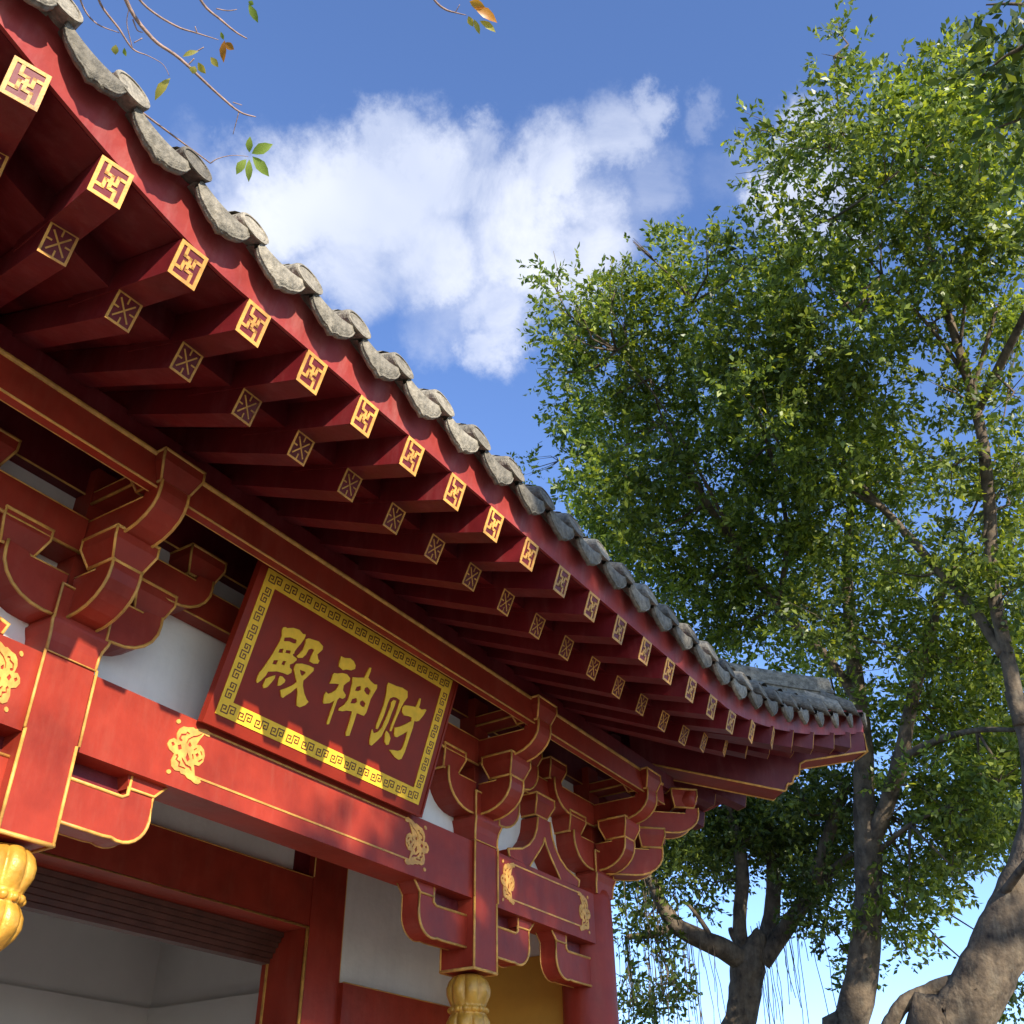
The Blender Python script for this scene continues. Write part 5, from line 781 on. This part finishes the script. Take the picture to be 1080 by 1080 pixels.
info = {
 'T1': ('fig_tree', 'tall fig tree with thick pale leaning trunk at the right edge', LEAF, 128),
 'T2': ('fig_tree', 'leafy fig tree whose straight trunk rises just right of the roof corner', LEAF, 118),
 'T3': ('banyan_tree', 'dark banyan with forking trunk and hanging roots, beyond the red column', LEAFD, 165)}
for k, (nm, lab, lm, dens) in info.items():
    br, bl = TREES[k]
    base = br[0][0]; root = empty(nm, W(base[0], base[1], GZ), lab, 'tree', group='trees beside the temple')
    b = MB(); r0 = base[3]
    first = [(base[0], base[1], GZ-.02, r0*1.7), (base[0], base[1], GZ+.12, r0*1.2)]+br[0]
    limb(b, first, BARK, 18)
    b.build('trunk', root)
    if k == 'T1':      # old branch scars on the big leaning trunk
        for i, t, rr_ in ((1, .9, .017), (3, .3, .020), (4, .6, .012)):
            p = Vector(br[0][i][:3]).lerp(Vector(br[0][i+1][:3]), t); r_ = br[0][i][3]*(1-t)+br[0][i+1][3]*t
            ax = (Vector(br[0][i+1][:3])-Vector(br[0][i][:3])).normalized()
            vw = (-p).normalized(); vw = (vw-ax*vw.dot(ax)).normalized(); sd = ax.cross(vw); a_ = rng.uniform(-.6, .6); nv_ = (vw*math.cos(a_)+sd*math.sin(a_)); sd = ax.cross(nv_)
            c = p+nv_*r_*.97; b = MB()
            ph_ = [rng.uniform(.75, 1.2) for w in range(12)]; b.tube([c-nv_*.002+(ax*1.35*math.cos(w*math.pi/6)+sd*.8*math.sin(w*math.pi/6))*rr_*.62*ph_[w] for w in range(12)], [rr_*rng.uniform(.15, .34) for w in range(12)], BARK, closed=True, n=7)
            b.build('knot', root)
    b = MB()
    for L_ in br[1:]: limb(b, L_, BARK, 8)
    # thin twigs from limbs into the crown
    pts = [Vector(p[:3]) for L_ in br[1:] for p in L_[1:]]
    for x, y, z, r, dn in bl[::2]:
        c = Vector((x, y, z)); q = min(pts, key=lambda p: (p-c).length)
        if (q-c).length > .9: continue
        mid = q.lerp(c, .5)+Vector((rng.uniform(-.04, .04), rng.uniform(-.04, .04), -.03))
        b.tube([q, mid, c], [.005, .003, .0012], BARK, n=5)
        for t in range(4):
            e = c+Vector((rng.uniform(-1, 1), rng.uniform(-1, 1), rng.uniform(-.6, 1)))*r*.9; b.tube([mid.lerp(c, .5), mid.lerp(e, .6), e], [.002, .0013, .0006], BARK, n=4)
    b.build('limbs', root)
    V = leaf_cloud(bl, dens, .0232 if k != 'T3' else .0225, ord(k[1]))
    leaf_obj('crown', V, lm, root)
    if k == 'T3':
        b = MB(); g = random.Random(3)
        src = [Vector(p[:3]) for p in br[1][2:]+br[4][1:3]+br[8]+br[3][1:2]]
        for i in range(70):
            a = g.choice(src); c = g.choice(src); p = a.lerp(c, g.random()*.25)+Vector((g.uniform(-.05, .05), g.uniform(-.05, .05), 0)); ln = g.uniform(.15, .5)
            path = [p]; q = p.copy()
            for s_ in range(5): q = q+Vector((g.uniform(-.008, .008), g.uniform(-.008, .008), -ln/5)); path.append(q)
            b.tube([tuple(v) for v in path], .0016, BARK, n=4)
        b.build('hanging_roots', root)
# twigs over the roof at the top left (bare tree standing behind the hall's left end)
bt = empty('bare_tree', W(-1.2, 2.6, GZ), 'nearly bare tree whose pale twigs and few yellowing leaves reach over the roof', 'tree')
b = MB(); limb(b, [(-1.2, 2.6, GZ-.02, .09), (-1.18, 2.55, .3, .065), (-1.05, 2.45, 1.2, .05), (-.8, 2.2, 2.0, .038)], BARK, 14); b.build('trunk', bt)
b = MB()
limb(b, [(-.8, 2.2, 2.0, .036), (-.5, 1.7, 2.15, .024), (-.2, 1.2, 2.0, .014), tuple(Vector(TWIGS[0][0][:3])*1.0)+(TWIGS[0][0][3]*1.1,)], TWIG, 8)
src0 = Vector((-.2, 1.2, 2.0)); src1 = Vector((-.5, 1.7, 2.15))
for i, T_ in enumerate(TWIGS):
    T_ = [q[:3]+[q[3]*.75] for q in T_]; limb(b, T_, TWIG, 6)
    if i in (1, 2, 3, 4): b.tube([src0, src0.lerp(Vector(T_[0][:3]), .5)+Vector((0, 0, .05)), Vector(T_[0][:3])], [.010, .006, T_[0][3]], TWIG, n=6)
    if i == 14: b.tube([src1, src1.lerp(Vector(T_[0][:3]), .5)+Vector((0, 0, .12)), Vector(T_[0][:3])], [.012, .007, T_[0][3]], TWIG, n=6)
    if i == 16: b.tube([src0, src0.lerp(Vector(T_[0][:3]), .6)+Vector((0, .1, -.05)), Vector(T_[0][:3])], [.007, .004, T_[0][3]], TWIG, n=6)
b.build('twigs', bt)
b = MB(); mm = [LEAFY, LEAFM, LEAFO]
for a, c, w, col in LEAVES:
    a, c = Vector(a), Vector(c); d = c-a; l = d.length; sd = d.cross(Vector((.6, .4, .6))+Vector((rng.uniform(-.3, .3), rng.uniform(-.3, .3), rng.uniform(-.3, .3)))).normalized(); nn = d.normalized().cross(sd)
    st = [(0, 0), (.2, .6), (.45, 1), (.72, .72), (1, 0)]
    vs = []
    for t, ww in st:
        p = a+d*t+nn*l*.10*math.sin(math.pi*t); vs += [p+sd*w*ww+nn*w*.25*ww, p, p-sd*w*ww+nn*w*.25*ww]
    b.add(vs, [(i*3+k, i*3+3+k, i*3+4+k, i*3+1+k) for i in range(4) for k in (0, 1)], mm[col], True)
b.build('leaves', bt)
# nearer branch entering at the top right corner
nt_ = empty('broadleaf_tree', W(2.6, -2.2, GZ), 'near tree with dark glossy leaves reaching into the upper right corner', 'tree')
b = MB(); limb(b, [(2.6, -2.2, GZ-.02, .10), (2.55, -2.1, .6, .075), (2.4, -1.8, 1.6, .055)], BARK, 14); b.build('trunk', nt_)
b = MB(); p0 = NEARBR[0][0]
limb(b, [(2.4, -1.8, 1.6, .05), (2.1, -1.2, 1.95, .03), (p0[0], p0[1], p0[2], p0[3])], BARK, 8)
for T_ in NEARBR: limb(b, T_, BARK, 6)
b.build('limbs', nt_)
V = leaf_cloud([tuple(p) for p in NEAR], 110, .027, 21, sprig=.05)
V2 = leaf_cloud([(2.1, -1.3, 1.9, .3, 1), (2.5, -1.7, 1.8, .4, 1), (2.7, -2.2, 2.0, .45, 1), (2.2, -2.0, 2.2, .35, 1)], 60, .03, 22)
leaf_obj('crown', np.concatenate([V, V2]), LEAFD, nt_)
# the tree behind the viewer that shades the right half of the front
st_ = empty('shade_tree', W(.1, -3.3, GZ), 'broad tree behind the viewer shading the right half of the hall front', 'tree')
b = MB(); limb(b, [(.1, -3.3, GZ-.02, .14), (.08, -3.25, .4, .1), (0, -3.0, 1.4, .08)], BARK, 14); b.build('trunk', st_)
SHB = [(-.45, -2.5, 2.28, .22, .9), (-.25, -2.5, 2.05, .26, 1), (-.2, -2.55, 2.45, .30, 1.2), (.1, -2.5, 2.3, .32, 1.3), (.4, -2.55, 2.35, .34, 1.3), (.7, -2.6, 2.4, .34, 1.2), (.1, -2.6, 2.0, .3, 1), (.5, -2.6, 2.05, .3, 1), (.95, -2.6, 2.2, .3, 1), (-.05, -2.8, 2.6, .3, 1), (.45, -2.9, 2.65, .3, 1), (-.62, -2.5, 2.10, .12, .6), (-.90, -2.5, 2.03, .08, .6), (-.78, -2.5, 2.02, .12, .7), (-.62, -2.5, 1.96, .16, .8), (-.50, -2.5, 2.08, .16, .7), (-.42, -2.5, 1.84, .22, 1.1), (-.1, -2.5, 1.82, .26, 1.2), (.2, -2.5, 1.78, .28, 1.2), (.5, -2.5, 1.82, .28, 1.2)]
b = MB()
for x, y, z, r, dn in SHB: limb(b, [(0, -3.0, 1.4, .05), ((x)/2, (y-3.0)/2, (z+1.6)/2, .03), (x, y, z, .008)], BARK, 7)
b.build('limbs', st_)
leaf_obj('crown', leaf_cloud([q if q[2] < 2.15 else q[:4]+(q[4]*.6,) for q in SHB], 46, .052, 31, sprig=.07), LEAF, st_)
